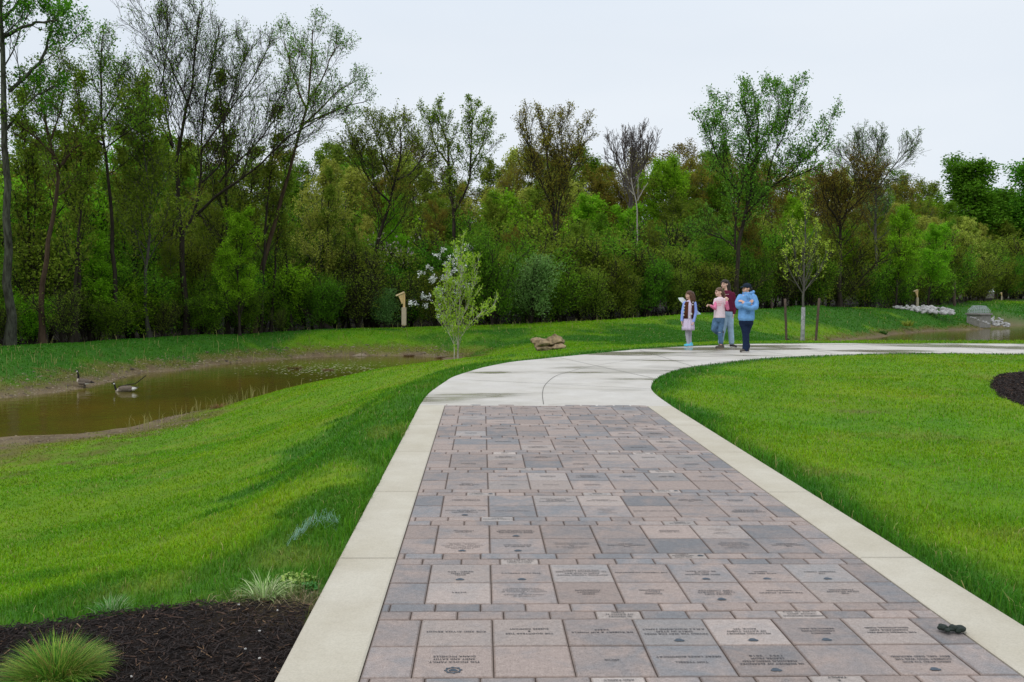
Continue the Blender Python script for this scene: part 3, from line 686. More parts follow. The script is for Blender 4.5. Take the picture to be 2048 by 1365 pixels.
# ------------------------------------------------------------------ trees
def tube_arrays(paths, rads, sides):
    """paths (B,n,3), rads (B,n) -> verts, quads"""
    B, n, _ = paths.shape
    t = np.gradient(paths, axis=1); t /= np.linalg.norm(t, axis=2, keepdims=True)+1e-9
    ref = np.array([.31, .17, .93]); ref2 = np.array([.9, .3, .1])
    mean = t.mean(1); use = np.abs(mean@ref)/(np.linalg.norm(mean, axis=1)+1e-9) > .9
    rf = np.where(use[:, None], ref2, ref)[:, None, :]
    a = np.cross(t, rf); a /= np.linalg.norm(a, axis=2, keepdims=True)+1e-9; b = np.cross(t, a)
    ang = 2*pi*np.arange(sides)/sides
    V = paths[:, :, None, :]+rads[:, :, None, None]*(a[:, :, None, :]*np.cos(ang)[None, None, :, None]+b[:, :, None, :]*np.sin(ang)[None, None, :, None])
    base = (np.arange(B)*n*sides)[:, None, None]+(np.arange(n-1)*sides)[None, :, None]; k = np.arange(sides)[None, None, :]; k2 = (k+1) % sides
    Q = np.stack([base+k, base+k2, base+sides+k2, base+sides+k], -1).reshape(-1, 4)
    return V.reshape(-1, 3), Q
def norm(v): return v/(np.linalg.norm(v, axis=-1, keepdims=True)+1e-9)
def children(rs, paths, rads, k, t0, t1, ang, L, trop, wob, n, shape=.45, rr=.55, angv=.2):
    """k children on each parent path, evenly by golden angle"""
    B, N, _ = paths.shape
    t = (np.arange(k)[None, :]+rs.uniform(0, 1, (B, k)))/k*(t1-t0)+t0; f = t*(N-1); i = np.minimum(f.astype(int), N-2); w = (f-i)[..., None]
    bi = np.arange(B)[:, None]; p = paths[bi, i]*(1-w)+paths[bi, i+1]*w; d = norm(paths[bi, i+1]-paths[bi, i]); r = rads[bi, i]*(1-w[..., 0])+rads[bi, i+1]*w[..., 0]
    az = np.arange(k)[None, :]*2.4+rs.uniform(0, 6.28, (B, 1))+rs.normal(0, .5, (B, k))
    up = np.where(np.abs(d[..., 2:3]) > .95, np.array([1., 0, 0]), np.array([0, 0, 1.])); s1 = norm(np.cross(d, up)); s2 = np.cross(d, s1)
    sd = s1*np.cos(az)[..., None]+s2*np.sin(az)[..., None]; an = ang+rs.normal(0, angv, (B, k)); dd = norm(d*np.cos(an)[..., None]+sd*np.sin(an)[..., None])
    Lp = (L[:, None] if hasattr(L, 'shape') else L)*(1-shape*(t-t0)/(t1-t0+1e-6))*rs.uniform(.7, 1.25, (B, k))
    r0 = np.minimum(r*rr, r*.9); p, dd, Lp, r0 = p.reshape(-1, 3), dd.reshape(-1, 3), Lp.ravel(), r0.ravel()
    return grow(rs, p, dd, Lp, r0, trop, wob, n)+(Lp,)
def grow(rs, p, d, L, r0, trop, wob, n, tip=.25):
    m_ = len(p); path = np.empty((m_, n, 3)); path[:, 0] = p; st = (L/(n-1))[:, None]; d = d.copy()
    for j in range(1, n):
        d = norm(d+rs.normal(0, wob, (m_, 3))+np.array([0, 0, trop])); p = p+d*st; path[:, j] = p
    rad = r0[:, None]*np.linspace(1, tip, n)[None]
    return path, rad
def leaves(rs, paths, n, size, spread, t0=.25, asp=.62, tdist=None):
    B, N, _ = paths.shape
    if n <= 0: return np.zeros((0, 3)), np.zeros((0, 4), int)
    b = rs.randint(0, B, n); f = (t0+(1-t0)*rs.uniform(0, 1, n))*(N-1); i = np.minimum(f.astype(int), N-2); w = (f-i)[:, None]
    c = paths[b, i]*(1-w)+paths[b, i+1]*w+rs.normal(0, spread, (n, 3))
    a = norm(rs.normal(0, 1, (n, 3))); bb = norm(np.cross(a, rs.normal(0, 1, (n, 3)))); s = (size*rs.uniform(.55, 1.35, n))[:, None]
    V = np.stack([c-a*s*.5, c+bb*s*.5*asp-a*s*.05, c+a*s*.5, c-bb*s*.5*asp-a*s*.05], 1)
    return V.reshape(-1, 3), np.arange(4*n).reshape(n, 4)
def joinm(L):
    V, Q, o = [], [], 0
    for v, q in L:
        V.append(v); Q.append(q+o); o += len(v)
    return np.vstack(V), np.vstack(Q)
def rs_path(P_, n):
    P_ = np.array(P_, float); s = np.r_[0, np.cumsum(np.linalg.norm(np.diff(P_, axis=0), axis=1))]; t = np.linspace(0, s[-1], n)
    q = np.c_[np.interp(t, s, P_[:, 0]), np.interp(t, s, P_[:, 1]), np.interp(t, s, P_[:, 2])]
    for _ in range(2): q[1:-1] = q[1:-1]*.5+(q[:-2]+q[2:])*.25
    return q
def build_tree(name, loc, stems, sp, bark, leaf, seed, label, cat='tree', group=None):
    """stems: list of (points relative to loc, r0, r1, branchfrom)"""
    rs = np.random.RandomState(seed); root = empty(name, loc); tag(root, label, cat, group)
    tubes, last = [], []
    N = 14; all2 = []
    for (P_, r0, r1, t0) in stems:
        p = rs_path(P_, N); p[1:-1] += rs.normal(0, r0*.25, (N-2, 3)); r = (r0+(r1-r0)*np.linspace(0, 1, N)**.8)
        if P_[0][2] < .6: r[0] *= 1.35
        tubes.append(tube_arrays(p[None], r[None], 8))
        Lst = np.linalg.norm(np.diff(p, axis=0), axis=1).sum()
        k1 = sp.get('k1', 9); k = max(2, int(k1*Lst*(1-t0)/sp.get('ref', 6.)))
        c = children(rs, p[None], r[None], k, t0, .98, sp['a1'], sp['L1']*(1 if len(stems) == 1 or Lst > 3 else .7), sp.get('trop', .08), .10, 8, sp.get('shape', .5), sp.get('rr1', .5))
        all2.append((c[0], c[1], c[2]))
    p1 = np.vstack([a[0] for a in all2]); r1_ = np.vstack([a[1] for a in all2]); L1 = np.concatenate([a[2] for a in all2])
    r1_ = np.maximum(r1_, sp.get('rmin', .008)*1.6); tubes.append(tube_arrays(p1, r1_, 5))
    p2, r2, L2 = children(rs, p1, r1_, sp['k2'], .18, 1., sp['a2'], L1*sp.get('s2', .5), sp.get('trop', .08), .12, 6, .4, .6)
    r2 = np.maximum(r2, sp.get('rmin', .008)); tubes.append(tube_arrays(p2, r2, 3))
    tw = p2
    if sp.get('k3', 0):
        p3, r3, L3 = children(rs, p2, r2, sp['k3'], .2, 1., sp.get('a3', .6), L2*sp.get('s3', .55), sp.get('trop', .08), .14, 4, .3, .7)
        r3 = np.maximum(r3*0+sp.get('rmin', .008)*.75, .003); tubes.append(tube_arrays(p3, r3, 3)); tw = p3
    V, Q = joinm(tubes); npmesh('trunk', V, Q, bark, root, smooth=True)
    if sp['nl']:
        s1_ = leaves(rs, tw, sp['nl'], sp['ls'], sp['sprd'])
        ex = [s1_]
        if sp.get('nl1'): ex.append(leaves(rs, p1, sp['nl1'], sp['ls'], sp['sprd']*1.3, .4))
        V, Q = joinm(ex); npmesh('crown', V, Q, leaf, root)
    return root
def hero(name, d, stems_px, sp, bark, leaf, seed, label, r, depth=.0, t0=.35, cat='tree', base=None):
    """stems drawn through view rays, given their own depth; first stem starts on the ground"""
    rs = np.random.RandomState(seed+99); px0, py0 = stems_px[0][0]
    b = atd(px0, py0, d); z0 = H(b[0], b[1]); loc = np.array([b[0], d, z0-.05]); out = []
    for i, S in enumerate(stems_px):
        r0, r1_ = (r if i == 0 else (r[0]*(.42 if i < 3 else .30), r[1]*.7))
        dd = rs.uniform(-1, 1)*depth if i else rs.uniform(-.2, .2)*depth
        pts = []
        for j, (px, py) in enumerate(S):
            q = atd(px, py, d+dd*(j/max(1, len(S)-1))); pts.append(q-loc)
        if i == 0: pts[0] = np.array([pts[0][0], 0, 0.])
        out.append((pts, r0, r1_, t0 if i == 0 else .12))
    return build_tree(name, loc, out, sp, bark, leaf, seed, label, cat)
MT['lf_elm'] = leafmat('lf_elm', (.09, .24, .02), (.14, .34, .03), (.20, .42, .05))
airy = dict(k1=13, a1=.75, L1=3., k2=8, a2=.6, s2=.5, k3=4, nl=9000, ls=.10, sprd=.12, trop=.10, rmin=.008, ref=6., rr1=.36)
def S(**k): q = dict(airy); q.update(k); return q
hero('tall_tree', 39.8, [[(20, 716), (20, 693), (20, 546), (18, 437), (9, 330), (11, 201), (4, 128), (0, 30), (5, -80), (10, -180)], [(18, 183), (48, 158), (85, 125), (95, 85), (110, 40), (118, 10)], [(4, 75), (30, 60), (75, 45), (118, 42)], [(13, 260), (40, 220), (75, 190), (110, 172)], [(8, 100), (-60, 20), (-100, -60)], [(6, 40), (50, -10), (90, -60)]],
     S(nl=8500, ls=.12, L1=2.6, k1=11), MT['bark_lichen'], MT['lf_dark'], 11, 'tall straight tree with lichen pale bark at the left picture edge', (.21, .05), 3, .62)
hero('forked_tree', 41.8, [(lambda: [(85, 706), (83, 560), (88, 510), (105, 440), (118, 380), (125, 330), (110, 300), (95, 270), (88, 230), (84, 200), (78, 150)])(), [(120, 335), (115, 320), (92, 293), (48, 256), (10, 225)], [(125, 330), (145, 300), (170, 285), (205, 270)], [(100, 280), (120, 230), (130, 180), (140, 120)]],
     S(nl=7000, L1=2.7), MT['bark_brown'], MT['lf_green'], 12, 'crooked brown tree forking low, second from the left edge', (.15, .03), 3, .5)
hero('slender_tree', 46.0, [[(232, 690), (228, 560), (225, 460), (222, 400), (212, 330), (202, 260), (200, 200), (200, 130), (205, 75)], [(205, 290), (165, 265), (130, 240), (100, 200)], [(203, 250), (235, 200), (250, 150)], [(205, 300), (255, 265), (290, 240)]],
     S(nl=6500, L1=2.5, a1=.6, k1=16), MT['bark_dark'], MT['lf_green'], 13, 'slender upright tree with fine twigs between the crooked and the broad tree', (.13, .03), 3, .55)
hero('broad_tree', 50.2, [[(372, 692), (372, 600), (366, 520), (360, 440), (351, 348), (346, 293), (362, 256), (381, 220), (381, 183), (395, 110), (400, 20)], [(392, 432), (436, 385), (487, 359), (535, 319), (560, 282), (604, 256), (644, 234), (677, 220)], [(366, 470), (392, 432), (403, 366), (403, 293), (403, 227), (420, 150), (440, 60)], [(439, 366), (458, 337), (494, 308), (531, 267), (560, 220), (582, 176)], [(345, 295), (341, 286), (315, 234), (278, 190), (245, 165)], [(350, 345), (330, 337), (286, 300), (227, 253)], [(403, 366), (450, 330), (443, 256), (470, 170), (495, 90)], [(381, 220), (350, 150), (320, 80), (300, 30)], [(403, 300), (460, 220), (510, 150), (530, 110)], [(346, 293), (330, 220), (325, 140), (350, 50)]],
     S(nl=17000, L1=3.2, k1=16, a1=.6, ls=.09, k2=9, k3=5, rmin=.009), MT['bark_dark'], MT['lf_green'], 14, 'broad many limbed tree with a huge twiggy crown left of centre', (.19, .03), 3.5, .55)
hero('leaning_tree', 54.2, [[(508, 688), (512, 600), (525, 540), (545, 460), (560, 400), (580, 340), (595, 290), (603, 250), (612, 210), (625, 170), (632, 120), (625, 60)], [(600, 255), (640, 220), (665, 190), (705, 165)], [(612, 215), (600, 190), (580, 130), (568, 80)], [(612, 215), (650, 150), (665, 100), (680, 90)], [(604, 250), (660, 225), (700, 210), (728, 205)]],
     S(nl=7500, L1=2.6, a1=.6, k1=12, ls=.10), MT['bark_brown'], MT['lf_green'], 15, 'thin trunk leaning right with a sparse pale crown against the sky', (.19, .03), 2, .62)
fl = hero('fallen_trunk', 56, [[(665, 668), (595, 612), (520, 560), (450, 500), (400, 432), (385, 415)]], S(nl=0, k1=3, L1=1.6, k2=3, k3=0), MT['bark_dark'], MT['lf_green'], 16, 'dark dead trunk lying slanted against the trees left of centre', (.16, .09), .5, .3, 'dead tree')
hero('spreading_tree', 62, [[(745, 655), (752, 500), (768, 450), (778, 400), (790, 370), (800, 330), (805, 280), (800, 255)], [(778, 405), (750, 375), (730, 350), (712, 300)], [(795, 360), (820, 350), (843, 320), (850, 290)], [(790, 370), (765, 320), (760, 280), (755, 262)]],
     S(nl=13000, L1=3.2, k1=16, a1=.6, ls=.11, rmin=.011), MT['bark_dark'], MT['lf_olive'], 17, 'dark trunked tree with fine spreading twigs behind the first nest box', (.2, .04), 3, .4)
hero('twin_tree', 76, [[(912, 640), (905, 420), (900, 380), (897, 330), (895, 280), (880, 235), (870, 222)], [(905, 430), (940, 370), (940, 330), (942, 290), (945, 240), (943, 212)], [(897, 330), (870, 290), (860, 250), (858, 232)], [(940, 340), (965, 290), (975, 250)]],
     S(nl=8000, L1=2.6, k1=11, a1=.45, ls=.15, rmin=.013), MT['bark_dark'], MT['lf_olive'], 18, 'tall twin stemmed thin tree standing above the wood behind the white blossom', (.25, .05), 3, .45)
hero('vase_tree', 72, [[(1112, 640), (1112, 480), (1108, 420), (1100, 370), (1095, 320), (1090, 270), (1080, 232)], [(1112, 480), (1120, 400), (1140, 340), (1160, 290), (1170, 262)], [(1108, 420), (1075, 350), (1058, 300), (1052, 250)], [(1110, 430), (1125, 350), (1125, 290), (1120, 240)]],
     S(nl=13000, L1=3.0, k1=15, a1=.45, ls=.12, rmin=.013), MT['bark_dark'], MT['lf_rust'], 19, 'tall vase shaped tree with rusty olive buds in the picture centre', (.2, .04), 3, .4)
hero('bare_tree', 92, [[(1262, 640), (1262, 400), (1262, 330), (1262, 280)], [(1262, 380), (1235, 330), (1220, 290)], [(1262, 380), (1290, 330), (1302, 290)], [(1262, 370), (1248, 320), (1243, 275)], [(1262, 370), (1276, 320), (1284, 275)]],
     S(nl=0, L1=3.0, k1=14, a1=.4, k2=7, k3=4, rmin=.020, trop=.15), MT['twig_purple'], None, 20, 'leafless grey purple tree with a fan of bare twigs', (.25, .04), 3, .5)
hero('dead_snag', 76, [[(1275, 640), (1275, 480), (1276, 440), (1273, 400), (1268, 385), (1263, 372), (1262, 356)], [(1275, 402), (1285, 382), (1296, 366)], [(1268, 390), (1259, 380)], [(1276, 400), (1276, 350)]],
     S(nl=0, k1=3, L1=.7, k2=2, k3=0, a1=.7), MT['bark_snag'], None, 21, 'slim white dead snag with forked top in front of the bare tree', (.10, .04), .5, .85, 'dead tree')
hero('large_tree', 76.5, [[(1472, 625), (1472, 580), (1474, 512), (1477, 477), (1488, 436), (1498, 391), (1508, 357), (1515, 288), (1512, 219), (1505, 175)], [(1470, 500), (1470, 443), (1479, 391), (1488, 357), (1501, 305), (1497, 250), (1485, 200)], [(1488, 436), (1512, 405), (1546, 370), (1584, 343), (1618, 312), (1643, 288), (1660, 250)], [(1530, 385), (1543, 315), (1570, 270), (1580, 215), (1590, 185)], [(1470, 494), (1450, 480), (1419, 467), (1392, 462)], [(1479, 391), (1457, 360), (1435, 320), (1412, 240)], [(1508, 340), (1540, 270), (1560, 220), (1550, 175)], [(1479, 400), (1457, 330), (1445, 260), (1440, 215)], [(1546, 370), (1600, 350), (1630, 335)]],
     S(nl=20000, L1=3.0, k1=10, a1=.55, ls=.17, sprd=.2, rmin=.013, ref=6), MT['bark_dark'], MT['lf_elm'], 22, 'large lone tree with a tall vase shaped green crown behind the walkers', (.23, .04), 4, .35)
hero('twiggy_tree', 100, [[(1752, 615), (1752, 400), (1750, 350), (1752, 300), (1755, 278)], [(1752, 400), (1715, 340), (1690, 310)], [(1752, 380), (1790, 330), (1815, 300)], [(1752, 370), (1725, 310), (1715, 285)]],
     S(nl=6500, L1=3.8, k1=14, a1=.55, ls=.14, rmin=.017), MT['bark_grey'], MT['lf_grey'], 23, 'thin crowned grey tree rising above the wood right of the large tree', (.22, .05), 3, .4)
hero('rusty_tree', 90, [[(1678, 615), (1680, 500), (1682, 440), (1675, 400), (1668, 350)], [(1682, 440), (1700, 420), (1730, 390), (1748, 350)], [(1680, 450), (1650, 400), (1640, 360)], [(1690, 430), (1710, 370), (1712, 340)]],
     S(nl=14000, L1=3.6, k1=18, a1=.65, ls=.13, rmin=.015), MT['bark_dark'], MT['lf_rust'], 24, 'rusty brown budding tree behind the staked sapling', (.25, .05), 3, .35)
# the young birch by the pond and the staked sapling
birch = hero('young_birch', 25.5, [[(916, 721), (916, 700), (918, 640), (921, 580), (923, 520), (924, 490)], [(908, 721), (909, 690), (903, 640), (896, 590), (893, 540)], [(920, 650), (938, 600), (948, 560), (952, 520)], [(912, 690), (935, 655), (955, 630), (985, 615)], [(908, 690), (890, 650), (878, 610), (870, 585)]],
     dict(k1=20, a1=.55, L1=.85, k2=5, a2=.6, s2=.5, nl=4600, ls=.055, sprd=.035, trop=.12, rr1=.3, rmin=.0025, ref=2.2), MT['bark_birch'], MT['lf_birch'], 31, 'young two stemmed birch with yellow green leaves at the pond edge', (.026, .006), .5, .12)
sap = hero('staked_sapling', 29.6, [[(1605, 684), (1606, 600), (1607, 560), (1610, 500), (1612, 440), (1612, 385)], [(1607, 585), (1640, 540), (1655, 500)], [(1607, 590), (1580, 545), (1568, 500)], [(1608, 570), (1630, 500), (1635, 450)], [(1608, 570), (1590, 510), (1585, 450)]],
     dict(k1=13, a1=.6, L1=1.05, k2=4, a2=.6, s2=.5, nl=1900, ls=.055, sprd=.03, trop=.15, rmin=.004, ref=2.2), MT['bark_grey'], MT['lf_lime'], 32, 'narrow staked sapling with lime green catkin leaves and wrapped trunk', (.05, .012), .5, .33)
b0 = atd(1605, 684, 29.6); zb = H(b0[0], b0[1])
def lathe(name, prof, mat, parent=None, n=16, loc=None, rot=None):
    V, Fc = [], []
    for i, (r, z) in enumerate(prof):
        for k in range(n): V.append((r*cos(2*pi*k/n), r*sin(2*pi*k/n), z))
        if i:
            o_ = (i-1)*n
            for k in range(n): k2 = (k+1) % n; Fc.append((o_+k, o_+k2, o_+n+k2, o_+n+k))
    Fc.append(tuple(range(n))[::-1]); Fc.append(tuple(range((len(prof)-1)*n, len(prof)*n)))
    o = pymesh(name, V, Fc, mat, parent, True)
    if loc is not None: o.location = loc
    if rot is not None: o.rotation_euler = rot
    return o
ztop = atd(1605, 615, 29.6)[2]-zb+.05
lathe('trunk_wrap', [(.072, 0), (.068, .2), (.064, .5), (.060, ztop)], MT['wrap'], sap, 12)
# filler prototypes, 14 m tall
PR = {}
def proto(key, bark, leaf, label, sp, seed, hgt=14., stems=1, name='wood_tree', cat='tree', group=None, lo=.3):
    r_ = np.random.RandomState(seed); st = []
    for i in range(stems):
        a = r_.uniform(0, 6.28); rad = 0 if stems == 1 else .3
        lean = r_.normal(0, .06 if stems == 1 else .22, 2)*hgt
        pts = [(rad*cos(a)*j*.3, rad*sin(a)*j*.3, 0) for j in (0,)]+[(lean[0]*t**1.3+r_.normal(0, .012*hgt), lean[1]*t**1.3+r_.normal(0, .012*hgt), hgt*t*r_.uniform(.97, 1.0)) for t in (.2, .4, .6, .8, .97)]
        st.append((pts, hgt*.0095*(1 if stems == 1 else .6), .02, lo))
    o = build_tree(name, (0, 0, -200), st, sp, bark, leaf, seed, label, cat, group); PR[key] = [o, 0, hgt, label, group]; return o
den = dict(k1=26, a1=.68, L1=3.7, k2=8, a2=.6, s2=.5, nl=16000, ls=.145, sprd=.15, trop=.11, rmin=.012, ref=10., shape=.55, k3=3, rr1=.4)
def T(**k): q = dict(den); q.update(k); return q
G = 'trees of the wood behind the ponds'
proto('olive', MT['bark_dark'], MT['lf_olive'], 'olive green budding tree inside the wood', T(), 101, lo=.14, group='olive green trees of the wood')
proto('olive2', MT['bark_grey'], MT['lf_olive'], 'olive budding tree with grey bark inside the wood', T(a1=.6, nl=12000), 102, group='grey barked olive trees of the wood')
proto('green', MT['bark_dark'], MT['lf_green'], 'mid green leafy tree inside the wood', T(nl=17000), 103, lo=.14, group='mid green trees of the wood')
proto('green2', MT['bark_brown'], MT['lf_green'], 'mid green brown trunked tree inside the wood', T(a1=.6, L1=2.8, nl=13000), 104, group='brown trunked green trees of the wood')
proto('bright', MT['bark_dark'], MT['lf_bright'], 'fresh bright green leafy tree inside the wood', T(nl=16000, ls=.16), 105, lo=.14, group='bright green trees of the wood')
proto('rust', MT['bark_dark'], MT['lf_rust'], 'rusty brown budding tree inside the wood', T(nl=16000, ls=.12, k3=3), 106, lo=.14, group='rusty budding trees of the wood')
proto('rust2', MT['bark_grey'], MT['lf_rust'], 'brownish budding tree with grey twigs inside the wood', T(a1=.55, nl=12000, ls=.12, k3=3), 107, group='brownish grey twigged trees of the wood')
proto('yellow', MT['bark_grey'], MT['lf_yellow'], 'yellow green tree inside the wood', T(nl=14000, ls=.15), 108, lo=.14, group='yellow green trees of the wood')
proto('thin', MT['bark_dark'], MT['lf_olive'], 'thin dark stemmed tree with few leaves inside the wood', T(nl=3000, k1=14, L1=2.2, a1=.5, k3=3, ls=.15), 109, group='thin dark stems of the wood')
proto('dark', MT['bark_dark'], MT['lf_dark'], 'dense dark green round tree far right behind the wood', T(nl=22000, ls=.21, sprd=.3, k1=28, L1=3.9), 110, group='dense dark trees at the far right')
def bproto(key, leaf, label, seed, hgt, sp, group, bark='bark_dark', name='shrub'):
    return proto(key, MT[bark], leaf, label, sp, seed, hgt, 7, name, 'shrub', group, .12)
bs = dict(k1=16, a1=.7, L1=1.2, k2=5, a2=.7, s2=.55, nl=9500, ls=.09, sprd=.14, trop=.05, rmin=.009, ref=3.2, shape=.4)
def B(**k): q = dict(bs); q.update(k); return q
bproto('b_dark', MT['lf_dark'], 'dark green shrub in the undergrowth at the wood edge', 201, 3.2, B(), 'dark green shrubs at the wood edge')
bproto('b_green', MT['lf_green'], 'mid green shrub in the undergrowth at the wood edge', 202, 3.2, B(nl=9500), 'mid green shrubs at the wood edge')
bproto('b_olive', MT['lf_olive'], 'olive green twiggy shrub at the wood edge', 203, 3.2, B(nl=9500, ls=.085), 'olive shrubs at the wood edge')
bproto('b_bright', MT['lf_bright'], 'bright fresh green shrub at the wood edge', 204, 3.2, B(nl=7500, ls=.11), 'bright green shrubs at the wood edge')
bproto('b_twig', MT['lf_olive'], 'dark twiggy thin leaved shrub at the wood edge', 205, 3.2, B(nl=3200, k2=8, ls=.08, a1=.5), 'twiggy dark shrubs at the wood edge')
bproto('b_grey', MT['lf_grey'], 'grey green bush at the wood edge', 206, 3.2, B(nl=9500, ls=.10), 'grey green bushes at the wood edge')
rt = random.Random(77)
def place(key, px, d, toppy=None, hgt=None, wide=1., label=None, rz=None, jz=0.):
    pr = PR[key]; b = atd(px, 600, d); x = b[0]; z0 = H(x, d)-.1
    if hgt is None: hgt = atd(px, toppy, d)[2]-z0
    if pr[1] == 0: o = pr[0]
    else: o = copy_tree(pr[0])
    pr[1] += 1; s = hgt/pr[2]
    o.location = (x, d, z0); o.scale = (s*wide, s*wide, s); o.rotation_euler = (0, 0, rt.uniform(0, 6.28) if rz is None else rz)
    tag(o, label or pr[3])
    if label: 
        if 'group' in o: del o['group']
    elif pr[4]: o['group'] = pr[4]
    return o
tp = np.array([[-300, 230], [0, 275], [100, 262], [200, 262], [330, 270], [500, 285], [600, 300], [700, 285], [790, 280], [860, 300], [930, 370], [990, 300], [1060, 300], [1150, 290], [1220, 325], [1300, 300], [1400, 300], [1500, 320], [1600, 340], [1700, 335], [1760, 345], [1830, 352], [1890, 378], [1960, 378], [2048, 385], [2400, 390]], float)
kinds_l = ['olive', 'olive2', 'green', 'green2', 'thin', 'rust', 'thin', 'green', 'bright']
kinds_c = ['rust', 'olive', 'rust2', 'olive2', 'olive', 'green', 'rust', 'yellow', 'olive', 'bright']
kinds_r = ['green', 'rust', 'olive', 'bright', 'olive2', 'green2', 'rust2', 'yellow', 'olive']
for row in range(8):
    px = -140.+rt.uniform(0, 60)
    while px < 2200:
        d0 = edge_d(px); d = d0+3.0+row*5.0*(d0/55)**.5+rt.uniform(-1.5, 1.5)
        if row == 0 and px < 700: pass
        T_ = np.interp(px, tp[:, 0], tp[:, 1]); drop = (0, 12, 35, 60, 90, 115, 150, 170)[7-row]
        ty = T_+drop*rt.uniform(.6, 1.25)+rt.uniform(0, 22)
        kk = kinds_l if px < 650 else (kinds_c if px < 1350 else kinds_r); key = rt.choice(kk)
        if row < 2 and px < 900: key = rt.choice(['thin', 'thin', 'olive2', 'green2'])
        if key == 'thin': ty -= 20
        place(key, px, d, ty, wide=rt.uniform(.85, 1.25)*(1.25 if row > 2 else 1))
        px += F*rt.uniform(3.6, 5.2)/d
# undergrowth
for row in range(4):
    px = -120.+row*30
    while px < 2200:
        d = edge_d(px)+(.3, 1.8, 4.5, 8.0)[row]+rt.uniform(-.4, .8)
        if px < 620: hg = rt.uniform(1.2, 2.6)+row*.8; kk = ['b_dark', 'b_green', 'b_green', 'b_twig', 'b_bright', 'b_green']
        elif px < 950: hg = rt.uniform(2.2, 3.4)+row*1.0; kk = ['b_twig', 'b_twig', 'b_dark', 'b_green', 'b_olive']
        else: hg = rt.uniform(3.0, 4.4)*(d/70)**.5+row*.9; kk = ['b_olive', 'b_green', 'b_olive', 'b_dark', 'b_twig', 'b_olive', 'b_green']
        place(rt.choice(kk), px, d, hgt=hg, wide=rt.uniform(.9, 1.3))
        px += F*rt.uniform(1.7, 2.6)*(1+.25*row)/d*(1.25 if px > 1500 else 1)
for row, (off, lo_, hi_) in enumerate(((6, 4.2, 6.), (13, 6., 8.), (22, 7.5, 9.5))):
    px = -150.+row*40
    while px < 2250:
        d0 = edge_d(px); f_ = (d0/60)**.5
        key = rt.choice(['b_green', 'b_green', 'b_olive', 'b_bright', 'b_dark'] if px < 700 else ['b_green', 'b_olive', 'b_olive', 'b_dark', 'b_bright'])
        place(key, px, d0+off*f_+rt.uniform(-1, 1.5), hgt=rt.uniform(lo_, hi_), wide=rt.uniform(.8, 1.05)); px += F*rt.uniform(3.0, 4.4)/d0
# trees and bushes one can tell apart
place('dark', 1962, 180, 336, wide=1.6, label='dense dark green round tree at the far right, left of the pair')
place('dark', 2025, 185, 333, wide=1.7, label='dense dark green round tree at the right picture edge')
place('b_dark', 985, 58, hgt=atd(985, 492, 58)[2]-H(atd(985, 600, 58)[0], 58), wide=.85, label='dense rounded dark green bush right of the young birch')
place('b_grey', 1062, 60, hgt=atd(1062, 525, 60)[2]-H(atd(1062, 600, 60)[0], 60), wide=1.05, label='grey green arching bush behind the tan boulders')
place('b_grey', 770, 58, hgt=2.3, label='small grey green bush left of the first nest box')
place('bright', 200, 46, 470, wide=1.6, label='bright green understory maple behind the lichen barked tree')
place('bright', 480, 50, 430, wide=1.3, label='bright green small tree right of the leaning trunk base')
place('yellow', 640, 60, 330, wide=1.1, label='pale yellow green tree behind the leaning tree')
place('bright', 790, 64, 400, wide=.9, label='bright green maple left of the white blossom')
place('bright', 1855, 108, 455, wide=1.5, label='bright lime green maple over the riprap bank')
place('bright', 1790, 98, 420, wide=1.2, label='bright green tree just left of the lime green maple')
place('yellow', 1930, 140, 440, wide=1.4, label='golden green tree left of the far right nest box')
place('bright', 1355, 96, 330, wide=1.1, label='bright green crowned tree left of the large lone tree')
place('bright', 1600, 92, 400, wide=1.1, label='bright green tree hidden behind the staked sapling')
place('b_bright', 300, 48.2, hgt=2.6, wide=1.3, label='bright green low shrub below the slender tree')
place('b_bright', 560, 56, hgt=3.6, wide=1.1, label='bright green shrub right of the leaning trunk')
for px_, ty_, k_ in ((60, 150, 'thin'), (150, 110, 'thin'), (262, 130, 'thin'), (300, 190, 'olive2'), (455, 110, 'thin'), (520, 200, 'thin'), (-40, 100, 'thin'), (140, 230, 'thin'), (180, 250, 'thin'), (285, 240, 'thin'), (325, 260, 'thin'), (430, 240, 'thin'), (470, 280, 'thin'), (540, 300, 'thin'), (585, 330, 'thin'), (660, 330, 'thin'), (700, 340, 'thin'), (60, 260, 'thin')): place(k_, px_, edge_d(px_)+rt.uniform(.3, 6), ty_)
# flowering dogwood and pink shrub
dgw = hero('flowering_dogwood', 57, [[(905, 658), (908, 600), (912, 550), (920, 510), (935, 488)], [(908, 600), (880, 560), (862, 545), (845, 540)], [(906, 620), (870, 605), (845, 600), (815, 605)], [(912, 560), (890, 520), (880, 505)]],
     dict(k1=9, a1=1.15, L1=1.1, k2=5, a2=.9, s2=.5, nl=1300, ls=.12, sprd=.06, trop=.0, rmin=.008, ref=3., nl1=0), MT['bark_dark'], MT['lf_white'], 41, 'dogwood with tiers of white blossom behind the young birch', (.06, .02), 1, .3)
bproto('pink', MT['lf_pink'], 'pale pink blossoming shrub deep in the wood', 207, 3.2, B(nl=900, ls=.13, k2=3), None)
place('pink', 785, 64, hgt=atd(785, 478, 64)[2]+1., wide=.8, label='pale pink blossoming shrub deep in the wood left of the dogwood')
for k_, v in PR.items():
    if v[1] == 0:
        for ch in list(v[0].children): bpy.data.objects.remove(ch)
        bpy.data.objects.remove(v[0])

